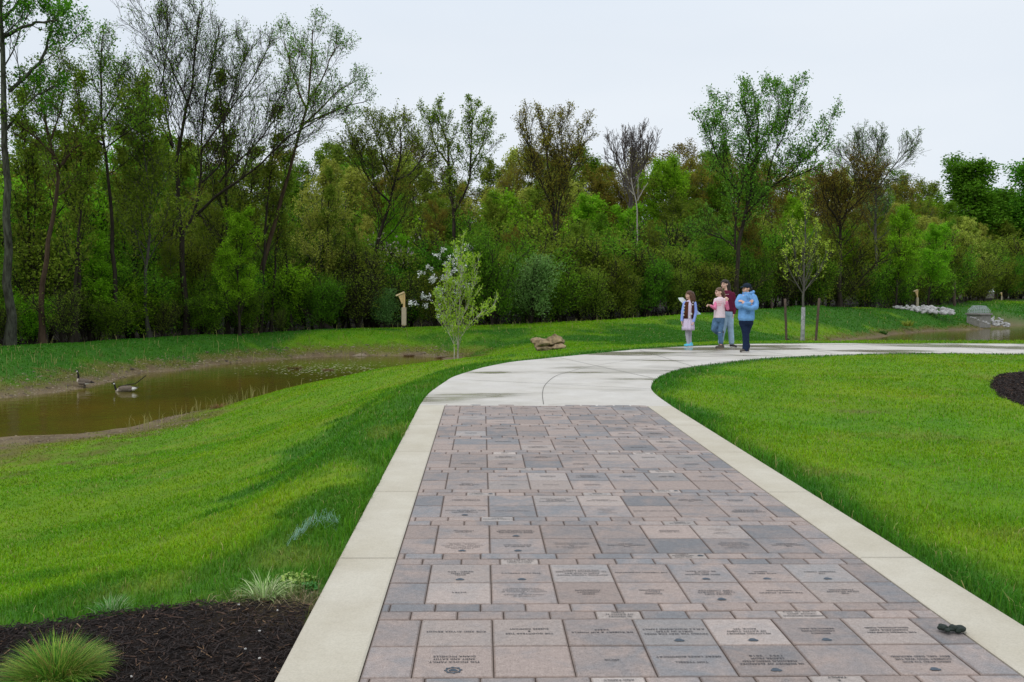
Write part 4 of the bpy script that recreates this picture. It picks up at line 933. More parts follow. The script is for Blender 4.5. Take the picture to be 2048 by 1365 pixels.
# ------------------------------------------------------------------ boxes, bars, things
def box(name, c, s, mat, parent=None, rz=0., bev=.004):
    bm = bmesh.new(); bmesh.ops.create_cube(bm, size=1, matrix=Matrix.Translation(c) @ Matrix.Rotation(rz, 4, 'Z') @ Matrix.Diagonal((*s, 1)))
    if bev: bmesh.ops.bevel(bm, geom=bm.edges[:], offset=bev, segments=2, affect='EDGES')
    me = bpy.data.meshes.new(name); bm.to_mesh(me); bm.free(); me.materials.append(mat); o = link(bpy.data.objects.new(name, me)); o.parent = parent; return o
def prism(name, prof, y0, y1, mat, parent=None):
    n = len(prof); V = [(x, y, z) for y in (y0, y1) for x, z in prof]; Fc = [tuple(range(n)), tuple(range(2*n-1, n-1, -1))]+[(i, i+n, (i+1) % n+n, (i+1) % n) for i in range(n)]
    return pymesh(name, V, Fc, mat, parent)
K = .0296/4.096
def nb(pts): return [((x-448)*K, (852-y)*K) for x, y in pts]
b = atd(808, 664, 56); z0 = H(b[0], 56)
nest = empty('nest_box', (b[0], 56, z0-.03)); tag(nest, 'wooden nest box on a post, the nearest one, beside the flowering dogwood', 'nest box', 'nest boxes on posts')
box('post', (.005, 0, 1.06), (.125, .10, 2.10), MT['wood_new'], nest)
g_ = box('post_guard', (0, 0, .75), (.27, .24, 1.06), MT['pvc'], nest, bev=.012)
box('guard_base', (-.01, 0, .13), (.17, .16, .20), MT['black'], nest); box('guard_ring', (-.01, 0, .205), (.19, .18, .035), MT['wood_new'], nest)
bx = prism('box_body', nb([(403, 581), (441, 564), (441, 640), (430, 642)]), -.10, .10, MT['wood_new'], nest)
prism('entrance_hole', nb([(405, 592), (414, 612), (413, 613), (404, 593)]), -.02, .02, MT['black'], bx)
prism('box_floor', nb([(424, 640), (441, 636), (441, 646), (424, 645)]), -.09, .09, MT['wood_new'], bx)
prism('roof', nb([(381, 580), (383, 573), (444, 546), (452, 551), (449, 557), (389, 584)]), -.14, .14, MT['wood_roof'], nest)
for px, py, d, lb in ((1834, 616, 101, 'wooden nest box on a post behind the white riprap pile'), (2003, 606, 146, 'farthest wooden nest box, small above the far bank at the right edge')):
    o = copy_tree(nest); q = atd(px, py, d); o.location = (q[0], d, H(q[0], d)-.03); zt = atd(px, 580 if d < 110 else 585.5, d)[2]; s = (zt-o.location[2])/2.16; o.scale = (s, s, s); tag(o, lb)
def stake(p0, p1, d, lb, r=.038, grp=None):
    a = atd(*p0, d); b_ = atd(*p1, d); z0 = H(a[0], d)-.1; V, Fc = [], []; n = 8; rk = random.Random(int(p0[0]))
    for i in range(7):
        t = i/6; c = Vector(a)*(1-t)+Vector(b_)*t; c.z = z0*(1-t)+b_[2]*t
        for k in range(n): rr_ = r*(1+rk.uniform(-.12, .12)); V.append((c.x+rr_*cos(2*pi*k/n)-a[0], c.y+rr_*sin(2*pi*k/n)-d, c.z-z0))
        if i:
            o_ = (i-1)*n
            for k in range(n): Fc.append((o_+k, o_+(k+1) % n, o_+n+(k+1) % n, o_+n+k))
    Fc.append(tuple(range(6*n, 7*n))); o = pymesh('wooden_stake', V, Fc, MT['stake'], None, True); o.location = (a[0], d, z0); tag(o, lb, 'stake', grp); return o
s1 = stake((1573.5, 683), (1570, 598), 29.3, 'weathered round stake left of the wrapped sapling trunk', grp='stakes of the sapling')
s2 = stake((1631, 683), (1638.5, 597), 29.3, 'leaning brown stake right of the wrapped sapling trunk', grp='stakes of the sapling')
a = atd(1574, 676, 29.25); za = H(a[0], 29.2); tag(strands('tie_strap', [[(a[0], 29.2, za+.13), (a[0]+.12, 29.2, za+.05), (a[0]+.32, 29.3, za+.035), (a[0]+.45, 29.4, za+.06)]], .012, MT['black']), 'black tie strap fallen at the foot of the left stake', 'strap')
stake((1544, 622), (1543, 598), 79, 'short grey wooden post under the trees left of the sapling', .10)
stake((1909, 610), (1908, 560), 124, 'pale grey broken trunk standing in the wood right of the middle nest box', .20)
# tan boulders
for i, (px, py, w_, h_, dd, lb) in enumerate(((1077, 684.5, 31, 14, .35, 'flat tan boulder, rear left on top of the stack'), (1085, 688, 27, 12, 0, 'rounded tan boulder at the front middle of the stack'), (1108.5, 683, 35, 19, .2, 'largest tan boulder, topmost on the right of the stack'), (1086, 697, 41, 10, .1, 'long tan boulder at the bottom left of the stack'), (1118.3, 694, 25, 10, .05, 'small tan boulder at the bottom right of the stack'))):
    d = 38.2; q = atd(px, py, d+dd); k = d/F; o = rock('boulder', (w_*k*.60, .32, h_*k*.78), 40+i, MT['stone_tan'], 4, .5); o.location = q; o.rotation_euler = (0, rt.uniform(-.08, .08), rt.uniform(-.2, .2)); tag(o, lb, 'boulder', 'tan boulders stacked by the pond')
# riprap
rps = [rock('riprap_stone', (.27+.05*i, .24, .18+.02*i), 60+i, MT['stone_grey'], 2, .4) for i in range(5)]; us = [0]*5
def rip(px, py, d, sc, lb, grp):
    i = rt.randrange(5); o = rps[i] if not us[i] else rps[i].copy()
    if us[i]: COL.objects.link(o)
    us[i] += 1; q = atd(px, py, d); z = max(q[2], H(q[0], d)+.03); o.location = (q[0], d, z); s = sc*rt.uniform(.6, 1.2); o.scale = (s, s, s); o.rotation_euler = (rt.uniform(-.5, .5), rt.uniform(-.5, .5), rt.uniform(0, 6.3)); tag(o, lb, 'stone', grp)
for i in range(95):
    px = rt.uniform(1787, 1907); t0 = np.interp(px, [1786, 1816, 1850, 1882, 1907], [615, 612, 611.5, 616, 622]); t1 = np.interp(px, [1786, 1829, 1850, 1882, 1907], [615.5, 621.5, 624.5, 626, 627]); py = rt.uniform(t0, t1+.5)
    rip(px, py, 96-(py-611)*.45, .95 if px > 1815 else .7, 'pale grey riprap stone in the pile below the middle nest box', 'riprap stones of the bank top pile')
for i in range(42):
    px = rt.uniform(1981, 2018); py = rt.uniform(np.interp(px, [1981, 1995, 2018], [632, 634, 649]), np.interp(px, [1981, 2018], [650, 654])); rip(px, py, 96-(py-630)*.12, .62, 'pale riprap stone at the water right of the concrete outlet', 'riprap stones beside the concrete outlet')
for i in range(16):
    t = rt.random(); rip(1938+40*t, 633.5+14*t+rt.uniform(-1, 1), 90.5-1.5*t, .42, 'small pale stone lining the bank in front of the concrete outlet', 'small stones in front of the concrete outlet')
# concrete outlet with galvanised cage
q = atd(1957, 650, 93.5); ob = empty('outlet_structure', (q[0], 93.5, q[2]-.25), .45); tag(ob, 'square concrete pond outlet with a sloped galvanised trash cage', 'outlet')
box('chamber', (0, 0, .62), (1.55, 1.55, 1.25), MT['conc_box'], ob, bev=.02); box('top_slab', (0, 0, 1.32), (1.78, 1.78, .16), MT['conc_box'], ob, bev=.02)
bars = []; bw, tw_, zb_, zt_, zh = .70, .42, 1.42, 1.72, 2.12
def qd(a_, b_, t): return tuple(a_[i]*(1-t)+b_[i]*t for i in range(3))
cb = [(-bw, -bw, zb_), (bw, -bw, zb_), (bw, bw, zb_), (-bw, bw, zb_)]; cm_ = [(x_, y_, zt_) for x_, y_, _ in cb]; ct = [(x_*.6, y_*.6, zh) for x_, y_, _ in cb]
for i in range(4):
    j = (i+1) % 4
    for ring in (cb, cm_, ct): bars.append([ring[i], ring[j]])
    for t in (0, .17, .33, .5, .67, .83): bars.append([qd(cb[i], cb[j], t), qd(cm_[i], cm_[j], t)]); bars.append([qd(cm_[i], cm_[j], t), qd(ct[i], ct[j], t)])
    bars.append([qd(cb[i], cm_[i], .5), qd(cb[j], cm_[j], .5)]); bars.append([qd(cm_[i], ct[i], .33), qd(cm_[j], ct[j], .33)]); bars.append([qd(cm_[i], ct[i], .66), qd(cm_[j], ct[j], .66)])
for t in (.25, .5, .75): bars.append([qd(ct[0], ct[1], t), qd(ct[3], ct[2], t)]); bars.append([qd(ct[0], ct[3], t), qd(ct[1], ct[2], t)])
strands('trash_cage', bars, .016, MT['galv'], ob)
# clumps on the shore
def mound(px, py, Z, n, rad, h0, h1, cols, lb, wid=.01):
    q = at(px, py, Z); o = empty('sedge_clump', (q[0], q[1], Z-.02)); tag(o, lb, 'sedge clump'); a = rs.uniform(0, 2*pi, n); r = np.sqrt(rs.uniform(0, 1, n))*rad
    c = np.array(cols)[rs.randint(0, len(cols), n)]*rs.uniform(.5, 1.2, (n, 1)); blades('blades', r*np.cos(a), r*np.sin(a), np.zeros(n), rs.uniform(h0, h1, n), np.full(n, wid), .2+r/rad*1.2, c, rs, None, o, a)
mound(441, 821, -1.98, 400, .17, .15, .30, [(.30, .13, .06), (.22, .10, .05), (.34, .26, .10)], 'reddish brown sedge clump on the near pond shore', .008)
mound(590, 738, W, 260, .28, .08, .2, [(.22, .12, .06), (.20, .2, .05)], 'brown grassy hump in the water below the far shore', .02)
mound(656, 741, W, 220, .22, .05, .14, [(.22, .12, .06), (.26, .18, .09)], 'flatter brown hump in the water right of the larger hump', .02)
mound(817, 713, W, 220, .25, .08, .2, [(.16, .09, .05), (.22, .15, .08)], 'small brown hump left of the birch on the far shore', .02)
mound(881, 717, W, 200, .22, .08, .18, [(.16, .09, .05), (.22, .15, .08)], 'small brown hump beside the birch trunks', .02)
mound(1765, 671, W+.03, 200, .22, .3, .7, [(.05, .16, .02), (.08, .22, .03)], 'dark green rush tuft at the right pond shore', .03)
mound(1815, 652, -1.6, 160, .35, .3, .8, [(.42, .46, .06), (.30, .42, .06)], 'yellow green weed tuft on the bank of the right pond', .03)
q = at(250, 777, W); tag(strands('branch', [[(q[0]-.35, q[1]+.3, W+.02), (q[0], q[1]+.3, W+.10), (q[0]+.25, q[1]+.3, W+.13), (q[0]+.6, q[1]+.35, W+.42)], [(q[0]-.1, q[1]+.3, W+.07), (q[0]+.1, q[1]+.2, W+.02)]], .018, MT['bark_dark']), 'thin dark branch sticking out of the water behind the swimming goose', 'branch')
n = 420; px = rs.normal(640, 70, n); py = rs.normal(737, 8, n); q = np.array([at(a_, b_, W)[:2] for a_, b_ in zip(px, py)]); k = height(q[:, 0], q[:, 1]) < W-.05; q = q[k]; n = len(q); s = rs.uniform(.02, .06, n); V = np.empty((n, 6, 3))
for i in range(6): V[:, i] = np.c_[q[:, 0]+s*cos(i*pi/3), q[:, 1]+s*sin(i*pi/3), np.full(n, W+.006)]
tag(npmesh('pond_scum', V.reshape(-1, 3), np.arange(6*n).reshape(n, 6), simple('scum', (.42, .42, .26), .6, .3, 20, 0)), 'pale floating specks drifting on the pond', 'pond scum', kind='stuff')

# ------------------------------------------------------------------ soft bodies: closed shells fused by voxel remesh
def capsule(V, Fc, p, q, r0, r1, n=12, m_=5):
    p, q = Vector(p), Vector(q); ax = (q-p); L_ = ax.length; ax = ax.normalized() if L_ > 1e-6 else Vector((0, 0, 1)); a_ = ax.orthogonal().normalized(); b_ = ax.cross(a_)
    rings = [(p-ax*r0*cos(pi/2*i/m_), r0*sin(pi/2*i/m_)) for i in range(1, m_+1)]+[(q+ax*r1*sin(pi/2*i/m_), r1*cos(pi/2*i/m_)) for i in range(0, m_)]
    o_ = len(V); V.append(p-ax*r0)
    for c, r in rings:
        for k in range(n): V.append(c+(a_*cos(2*pi*k/n)+b_*sin(2*pi*k/n))*r)
    V.append(q+ax*r1); e = len(V)-1
    for k in range(n): Fc.append((o_, o_+1+(k+1) % n, o_+1+k)); Fc.append((e, e-n+k, e-n+(k+1) % n))
    for i in range(len(rings)-1):
        s_ = o_+1+i*n
        for k in range(n): k2 = (k+1) % n; Fc.append((s_+k, s_+k2, s_+n+k2, s_+n+k))
def loft(V, Fc, secs, n=20):
    """secs: (center, rx, ry, yaw): horizontal elliptical rings"""
    o_ = len(V)
    for c, rx, ry, yw in secs:
        for k in range(n):
            a_ = 2*pi*k/n; x, y = rx*cos(a_), ry*sin(a_); V.append(Vector((c[0]+x*cos(yw)-y*sin(yw), c[1]+x*sin(yw)+y*cos(yw), c[2])))
    for i in range(len(secs)-1):
        s_ = o_+i*n
        for k in range(n): k2 = (k+1) % n; Fc.append((s_+k, s_+k2, s_+n+k2, s_+n+k))
    Fc.append(tuple(o_+k for k in range(n))[::-1]); Fc.append(tuple(o_+(len(secs)-1)*n+k for k in range(n)))
def ellip(V, Fc, c, r, rot=None):
    bm = bmesh.new(); bmesh.ops.create_uvsphere(bm, u_segments=16, v_segments=10, radius=1, matrix=Matrix.Translation(c) @ (rot or Matrix.Identity(4)) @ Matrix.Diagonal((*r, 1)))
    o_ = len(V); V.extend([v.co.copy() for v in bm.verts]); bm.verts.index_update(); Fc.extend([tuple(v.index+o_ for v in f.verts) for f in bm.faces]); bm.free()
class Sh:
    def __init__(s): s.V, s.F = [], []
    def cap(s, p, q, r0, r1=None): capsule(s.V, s.F, p, q, r0, r0 if r1 is None else r1); return s
    def chain(s, pts, rr):
        for i in range(len(pts)-1): s.cap(pts[i], pts[i+1], rr[i], rr[i+1])
        return s
    def ell(s, c, r, rot=None): ellip(s.V, s.F, c, r, rot); return s
    def loft(s, secs): loft(s.V, s.F, secs); return s
    def build(s, name, mat, parent, vox=.008, sm=3, colf=None):
        bm = bmesh.new(); me = bpy.data.meshes.new(name); me.from_pydata([tuple(v) for v in s.V], [], s.F); bm.from_mesh(me); bmesh.ops.recalc_face_normals(bm, faces=bm.faces); bm.to_mesh(me); bm.free()
        o = link(bpy.data.objects.new(name, me)); r = o.modifiers.new('r', 'REMESH'); r.mode = 'VOXEL'; r.voxel_size = vox
        if sm: q_ = o.modifiers.new('s', 'SMOOTH'); q_.iterations = sm; q_.factor = .5
        bpy.context.view_layer.update(); m2_ = bpy.data.meshes.new_from_object(o.evaluated_get(bpy.context.evaluated_depsgraph_get())); m2_.name = name
        o.modifiers.clear(); o.data = m2_; bpy.data.meshes.remove(me); m2_.materials.clear(); m2_.materials.append(mat)
        m2_.polygons.foreach_set('use_smooth', np.ones(len(m2_.polygons), bool))
        if colf:
            co = np.empty(len(m2_.vertices)*3); m2_.vertices.foreach_get('co', co); co = co.reshape(-1, 3); c = np.ones((len(co), 4), np.float32); c[:, :3] = colf(co); ca = m2_.color_attributes.new('Col', 'FLOAT_COLOR', 'POINT'); ca.data.foreach_set('color', c.ravel())
        o.parent = parent; return o
# geese
MT['feather'] = attr_mat('feather', .8, 30, .15, .18, .2, .004)
def goose(px, py, unit, x0, y0, parts, label, colf, d):
    q = at(px, py, W); root = empty('goose', (q[0], q[1], W)); tag(root, label, 'goose', 'pair of geese on the pond')
    G_ = lambda x, y, dy=0.: ((x-x0)*unit, dy, (y0-y)*unit)
    parts(root, G_, unit, colf); return root
def gcol(G_inv):
    def f(co):
        x, y = G_inv(co); c = np.tile(np.array([.115, .088, .066]), (len(co), 1)); return x, y, c
    return f
def swim(root, G_, u, _):
    sh = Sh(); sh.chain([G_(1215, 790), G_(1290, 765), G_(1400, 745), (G_(1520, 740)), G_(1620, 735), G_(1700, 712)], [.050*1.2, .088, .112, .108, .072, .035])
    sh.ell(G_(1420, 735), (.26, .135, .095)); sh.ell(G_(1700, 695), (.095, .05, .012), Matrix.Rotation(.12, 4, 'Y'))
    sh.chain([G_(1190, 795), G_(1160, 740), G_(1145, 680), G_(1130, 620), G_(1112, 600)], [.042, .030, .025, .026, .032]); sh.cap(G_(1095, 605), G_(1047, 622), .018, .008)
    def cf(co):
        x = co[:, 0]/u+1400; y = 815-co[:, 2]/u; nz = fbm(x*.03, y*.06, 3); c = np.array([.135, .105, .080])[None]*(.7+.6*nz[:, None]); c = np.where((y > 745)[:, None], np.array([.22, .185, .15])[None], c); c = np.where((x < 1250)[:, None], np.array([.42, .36, .30])[None], c)
        c = np.where(((x > 1600) & (y > 700))[:, None], np.array([.75, .73, .70])[None], c); c = np.where(((x > 1660) & (y < 702))[:, None], np.array([.015, .013, .012])[None], c)
        nk = (x < 1205) & (y < 782); c = np.where(nk[:, None], np.array([.012, .011, .011])[None], c); ck = (x > 1106) & (x < 1142) & (y > 598) & (y < 630); c = np.where((ck & nk)[:, None], np.array([.75, .74, .72])[None], c); return c
    sh.build('body', MT['feather'], root, .008, 2, cf)
goose(250, 783.7, .00133, 1400, 815, swim, 'swimming brown goose with black neck and white chin, the right one', None, 32)
def stand(root, G_, u, _):
    sh = Sh(); sh.chain([G_(225, 540), G_(290, 570), G_(370, 575), G_(450, 572), G_(540, 572), G_(600, 585)], [.070, .115, .118, .095, .050, .025]); sh.ell(G_(340, 560), (.23, .12, .105), Matrix.Rotation(.15, 4, 'Y')); sh.ell(G_(590, 580), (.085, .045, .011), Matrix.Rotation(.22, 4, 'Y'))
    sh.chain([G_(215, 500), G_(222, 420), G_(212, 340), G_(200, 295), G_(180, 280)], [.048, .032, .026, .027, .034]); sh.cap(G_(160, 284), G_(108, 300), .018, .007)
    def cf(co):
        x = co[:, 0]/u+375; y = 720-co[:, 2]/u; nz = fbm(x*.03, y*.06, 3); c = np.array([.105, .082, .062])[None]*(.7+.6*nz[:, None]); c = np.where(((y > 560) & (x < 420))[:, None], np.array([.20, .165, .135])[None]*(.8+.4*nz[:, None]), c); c = np.where((x < 235)[:, None], np.array([.46, .40, .33])[None], c)
        c = np.where(((x > 415) & (y > 592))[:, None], np.array([.78, .76, .73])[None], c); c = np.where(((x > 540) & (y < 592))[:, None], np.array([.02, .016, .014])[None], c)
        nk = (x < 255) & (y < 478); c = np.where(nk[:, None], np.array([.012, .011, .011])[None], c); ck = (x > 178) & (x < 208) & (y > 283) & (y < 314); c = np.where((ck & nk)[:, None], np.array([.75, .74, .72])[None], c); return c
    sh.build('body', MT['feather'], root, .008, 2, cf)
    for dy in (-.05, .04): l = Sh(); l.cap(G_(380, 640, dy), G_(374, 740, dy), .016, .010); l.build('leg', MT['black'], root, .004, 0)
goose(169.3, 776.3, .00138, 375, 720, stand, 'standing grey brown goose with black neck at the far shore, the left one', None, 33)

# ------------------------------------------------------------------ people
def cloth(name, c, var=.12, sc=14, rough=.9, bump=.35):
    return simple(name, c, rough, var, sc, min(1, bump*1.8), .025, .12)
SK = simple('skin', (.62, .36, .27), .55, .06, 10, 0, .01, .35); SK2 = simple('skin_light', (.68, .42, .33), .55, .06, 10, 0, .01, .35)
EYE = simple('eye', (.03, .02, .015), .3, .1, 10, 0); LIP = simple('lip', (.42, .14, .12), .5, .1, 10, 0)
def hairm(n_, c):
    m = M(n_); co = m.coord(); mp = m.N('Mapping'); mp.inputs['Scale'].default_value = (1, 1, .12); m.L(co, mp.inputs[0]); n = m.noise(90, 4, .7, mp.outputs[0]); m.set(m.ramp(n, [(.3, tuple(x*.55 for x in c)), (.7, tuple(x*1.5 for x in c))]), .5, .3); m.bump(n, .6, .01); return m.m
def person(d, gx_px, gy_px, u, x0, y0, label, grp='group of walkers on the concrete path'):
    q = atd(gx_px, gy_px, d); z = float(P(q[0], d))+.002; root = empty('person', (q[0], d, z)); tag(root, label, 'person'); J = lambda x, y, dy=0.: Vector(((x-x0)*u, dy, (y0-y)*u)); return root, J
def head(sh, c, a, k=1., tilt=0.):
    """adds a head facing azimuth a (0 = left, pi/2 = camera)"""
    Fd = Vector((-cos(a), -sin(a), 0)); Sd = Vector((sin(a), -cos(a), 0)); U = Vector((0, 0, 1)); Mr = Matrix((Fd, Sd, U)).transposed().to_4x4(); W_ = lambda f, s, t: c+(Fd*f+Sd*s+U*t)*k
    sh.ell(W_(-.012, 0, .025), (.098*k, .076*k, .088*k), Mr); sh.ell(W_(.018, 0, -.045), (.066*k, .056*k, .062*k), Mr); sh.ell(W_(.045, 0, -.085), (.032*k, .03*k, .022*k), Mr)
    sh.cap(W_(.080, 0, .006), W_(.096, 0, -.022), .008*k, .0115*k)
    for s in (-1, 1): sh.ell(W_(-.01, s*.076, -.008), (.018*k, .009*k, .032*k), Mr); sh.ell(W_(.050, s*.034, -.034), (.028*k, .026*k, .030*k), Mr)
    sh.ell(W_(.076, 0, -.055), (.014*k, .026*k, .016*k), Mr); return W_, Mr
def face(W_, Mr, root, k, hm):
    e = Sh(); l = Sh(); b_ = Sh()
    for s in (-1, 1): e.ell(W_(.081, s*.031, .004), (.008*k, .014*k, .008*k), Mr); b_.cap(W_(.088, s*.018, .026), W_(.078, s*.048, .026), .0045*k)
    l.ell(W_(.087, 0, -.055), (.006*k, .020*k, .006*k), Mr); e.build('eyes', EYE, root, .003, 0); l.build('lips', LIP, root, .003, 0); b_.build('eyebrows', hm, root, .003, 0)
def hand(sh, w, d, nrm, thumb, curl=.5, k=1.):
    """palm from wrist w along d; palm faces nrm; thumb on side thumb (+1/-1 of d x nrm)"""
    d = Vector(d).normalized(); nrm = Vector(nrm); nrm = (nrm-d*nrm.dot(d)).normalized(); s = d.cross(nrm)*thumb; w = Vector(w)
    for i in range(4):
        o_ = (i-1.5)*.019*k; sh.cap(w+s*o_*.7, w+d*.078*k+s*o_, .014*k, .0105*k)
        L1 = (.030, .034, .032, .025)[3-i]*k; b1 = d*cos(curl)+nrm*sin(curl); b2 = d*cos(curl*2)+nrm*sin(curl*2); p = w+d*.082*k+s*o_; sh.cap(p, p+b1*L1*1.2, .0092*k, .0085*k); sh.cap(p+b1*L1*1.2, p+b1*L1*1.2+b2*L1*1.1, .0085*k, .007*k)
    t0 = w+d*.02*k+s*.028*k; t1 = t0+(d*.6+s*.75).normalized()*.035*k; sh.cap(t0, t1, .012*k, .0105*k); sh.cap(t1, t1+(d*.9+s*.25+nrm*.3).normalized()*.03*k, .010*k, .008*k)
def shoe(heel, toe, mat, root, sole=None, k=1., up=Vector((0, 0, 1))):
    heel, toe = Vector(heel), Vector(toe); s = Sh(); ax = (toe-heel).normalized(); s.chain([heel+up*.045*k, heel+(toe-heel)*.45+up*.042*k, toe-ax*.035*k+up*.034*k], [.042*k, .041*k, .036*k]); s.cap(heel+up*.05*k, heel+up*.09*k+ax*.02, .042*k, .040*k); o = s.build('shoe', mat, root, .005, 5)
    if sole:
        t = Sh(); t.chain([heel+up*.012*k, heel+(toe-heel)*.5+up*.012*k, toe-ax*.03*k+up*.012*k], [.014*k]*3); b_ = ax.cross(up).normalized()
        for sgn in (-1, 1): t.chain([heel+b_*sgn*.026*k+up*.013*k, heel+(toe-heel)*.5+b_*sgn*.028*k+up*.013*k, toe-ax*.035*k+b_*sgn*.022*k+up*.013*k], [.013*k]*3)
        t.build('sole', sole, o, .006, 1)
def body_text(lines, J, cx, cy, hpx, wpx, surf, mat, parent, u, sp=1.35):
    V, Fc = [], []
    for i, l in enumerate(lines):
        v, f = glyphs(l); w_ = v[:, 0].max()-v[:, 0].min(); h_ = .72; b = len(V)
        x = cx+(v[:, 0]-(v[:, 0].max()+v[:, 0].min())/2)/w_*wpx*(len(l)/max(len(q) for q in lines)); y = cy+i*hpx*sp-(v[:, 1]-(v[:, 1].max()+v[:, 1].min())/2)/h_*hpx
        for a_, b_ in zip(x, y): p = J(a_, b_); p.y = surf(p.x, p.z); V.append(p)
        Fc.extend([tuple(j+b for j in ff) for ff in f])
    return pymesh('print', V, Fc, mat, parent)
white_sole = cloth('sole_white', (.55, .52, .48), .1, 10, .8, 0); dark_shoe = cloth('shoe_dark', (.045, .04, .038)); grey_shoe = cloth('shoe_grey', (.09, .08, .07))
# --- woman in the blue hoodie
u = .00147; root, J = person(22.3, 1489.4, 704, u, 1200, 1247, 'person in a light blue hoodie and navy cap with crossed arms looking left')
hood = cloth('hoodie_blue', (.155, .335, .63), .16, 9, .9, .9); navy = cloth('jeans_navy', (.012, .022, .055), .25, 18); capm = cloth('cap_navy', (.016, .025, .04), .2, 20); hm = hairm('hair_dark', (.022, .014, .010))
sh = Sh(); hc = J(1203, 222); W_, Mr = head(sh, hc, .45, 1.05); sh.cap(J(1218, 260), J(1222, 320), .052, .058); sh.loft([(J(1215, 740), .14, .11, .5), (J(1215, 560), .14, .11, .5), (J(1215, 400), .16, .11, .5), (J(1218, 330), .15, .09, .5), (J(1220, 300), .07, .06, .5)])
sh.chain([J(1110, 350), J(1055, 490, -.10), J(1190, 465, -.20)], [.045, .038, .028]); sh.chain([J(1325, 350), J(1340, 505, -.10), J(1170, 515, -.20)], [.045, .038, .028]); sh.chain([J(1170, 740), J(1205, 950), J(1212, 1190)], [.08, .055, .038]); sh.chain([J(1265, 740, .03), J(1228, 960, .06), J(1262, 1150, .14)], [.08, .055, .038])
hand(sh, J(1150, 450, -.20), J(1090, 415)-J(1150, 450), (0, .6, -.8), 1, .35); hand(sh, J(1215, 470, -.17), J(1260, 430)-J(1215, 470), (0, .8, 0), -1, .3)
sh.build('body', SK, root, .0075, 2); face(W_, Mr, root, 1.05, hm)
sh = Sh(); sh.loft([(J(1214, 726), .185, .145, .3), (J(1214, 700), .205, .165, .3), (J(1214, 620), .198, .165, .3), (J(1214, 520), .188, .155, .3), (J(1216, 420), .205, .15, .3), (J(1218, 350), .185, .125, .3), (J(1220, 318), .13, .10, .3), (J(1222, 298), .08, .075, .3)])
sh.chain([J(1112, 362, -.01), J(1062, 440, -.06), J(1062, 500, -.12), J(1130, 480, -.19), J(1215, 462, -.23)], [.078, .070, .068, .060, .052]); sh.chain([J(1322, 365, -.01), J(1348, 450, -.06), J(1335, 515, -.12), J(1250, 535, -.20), J(1150, 510, -.235)], [.082, .074, .072, .062, .052])
for i in range(9): a_ = pi*(.0+i/8*2); sh.ell(J(1222, 300)+Vector((.085*cos(a_), .075*sin(a_), .012+.012*sin(a_))), (.036, .034, .036))
sh.ell(J(1290, 300, .07), (.085, .075, .06)); sh.ell(J(1325, 275, .05), (.04, .05, .04)); ho = sh.build('hoodie', hood, root, .008, 3)
sh = Sh(); sh.loft([(J(1214, 735), .187, .147, .3), (J(1214, 712), .19, .15, .3)]); sh.build('hem', hood, ho, .008, 1)
strands('drawstring', [[J(1190, 320, -.14), J(1192, 370, -.165), J(1195, 410, -.17)], [J(1225, 325, -.14), J(1228, 370, -.17), J(1226, 400, -.175)]], .004, cloth('cord', (.10, .2, .4)), ho)
sh = Sh(); sh.loft([(J(1214, 800), .14, .12, .3), (J(1214, 760), .175, .14, .3), (J(1214, 705), .18, .14, .3)]); sh.chain([J(1168, 770), J(1195, 860), J(1206, 960), J(1212, 1100), J(1212, 1195)], [.108, .09, .075, .070, .078]); sh.chain([J(1262, 770, .03), J(1240, 860, .045), J(1228, 960, .06), J(1245, 1080, .10), J(1262, 1160, .13)], [.108, .09, .075, .066, .068]); sh.build('jeans', navy, root, .008, 2)
shoe(J(1245, 1247, 0), J(1112, 1247, -.06), grey_shoe, root, white_sole, 1.05); shoe(J(1300, 1165, .14), J(1222, 1235, .10), grey_shoe, root, white_sole, 1.0, Vector((-.55, 0, .83)))
sh = Sh(); sh.ell(W_(-.02, 0, .045), (.108*1.05, .088*1.05, .082*1.05), Mr); cp = sh.build('cap', capm, root, .006, 2)
sh = Sh()
for s in (-.045, -.02, 0, .02, .045): sh.cap(W_(.07, s, .045), W_(.165-abs(s)*.6, s, .022), .012, .008)
sh.build('cap_brim', capm, cp, .005, 2)
sh = Sh(); sh.ell(W_(-.055, 0, -.01), (.062, .075, .075), Mr); sh.ell(W_(-.125, .0, -.005), (.045, .04, .045), Mr); sh.cap(W_(-.04, .07, -.02), W_(-.04, .065, -.06), .02, .015); sh.build('hair', hm, root, .006, 1)
sf = lambda rx, ry, cx, f_=1.05: (lambda x, z: -ry*f_*math.sqrt(max(.05, 1-((x-cx)/rx)**2))-.02)
inkb = cloth('print_dark', (.03, .06, .13)); body_text(['SUMMIT', 'STEM'], J, 1220, 380, 12, 62, sf(.21, .15, J(1216, 0).x, 1.02), inkb, ho, u); body_text(['GIRLS', 'LEAD', 'HERE'], J, 1212, 585, 13, 70, sf(.21, .165, J(1216, 0).x), inkb, ho, u)
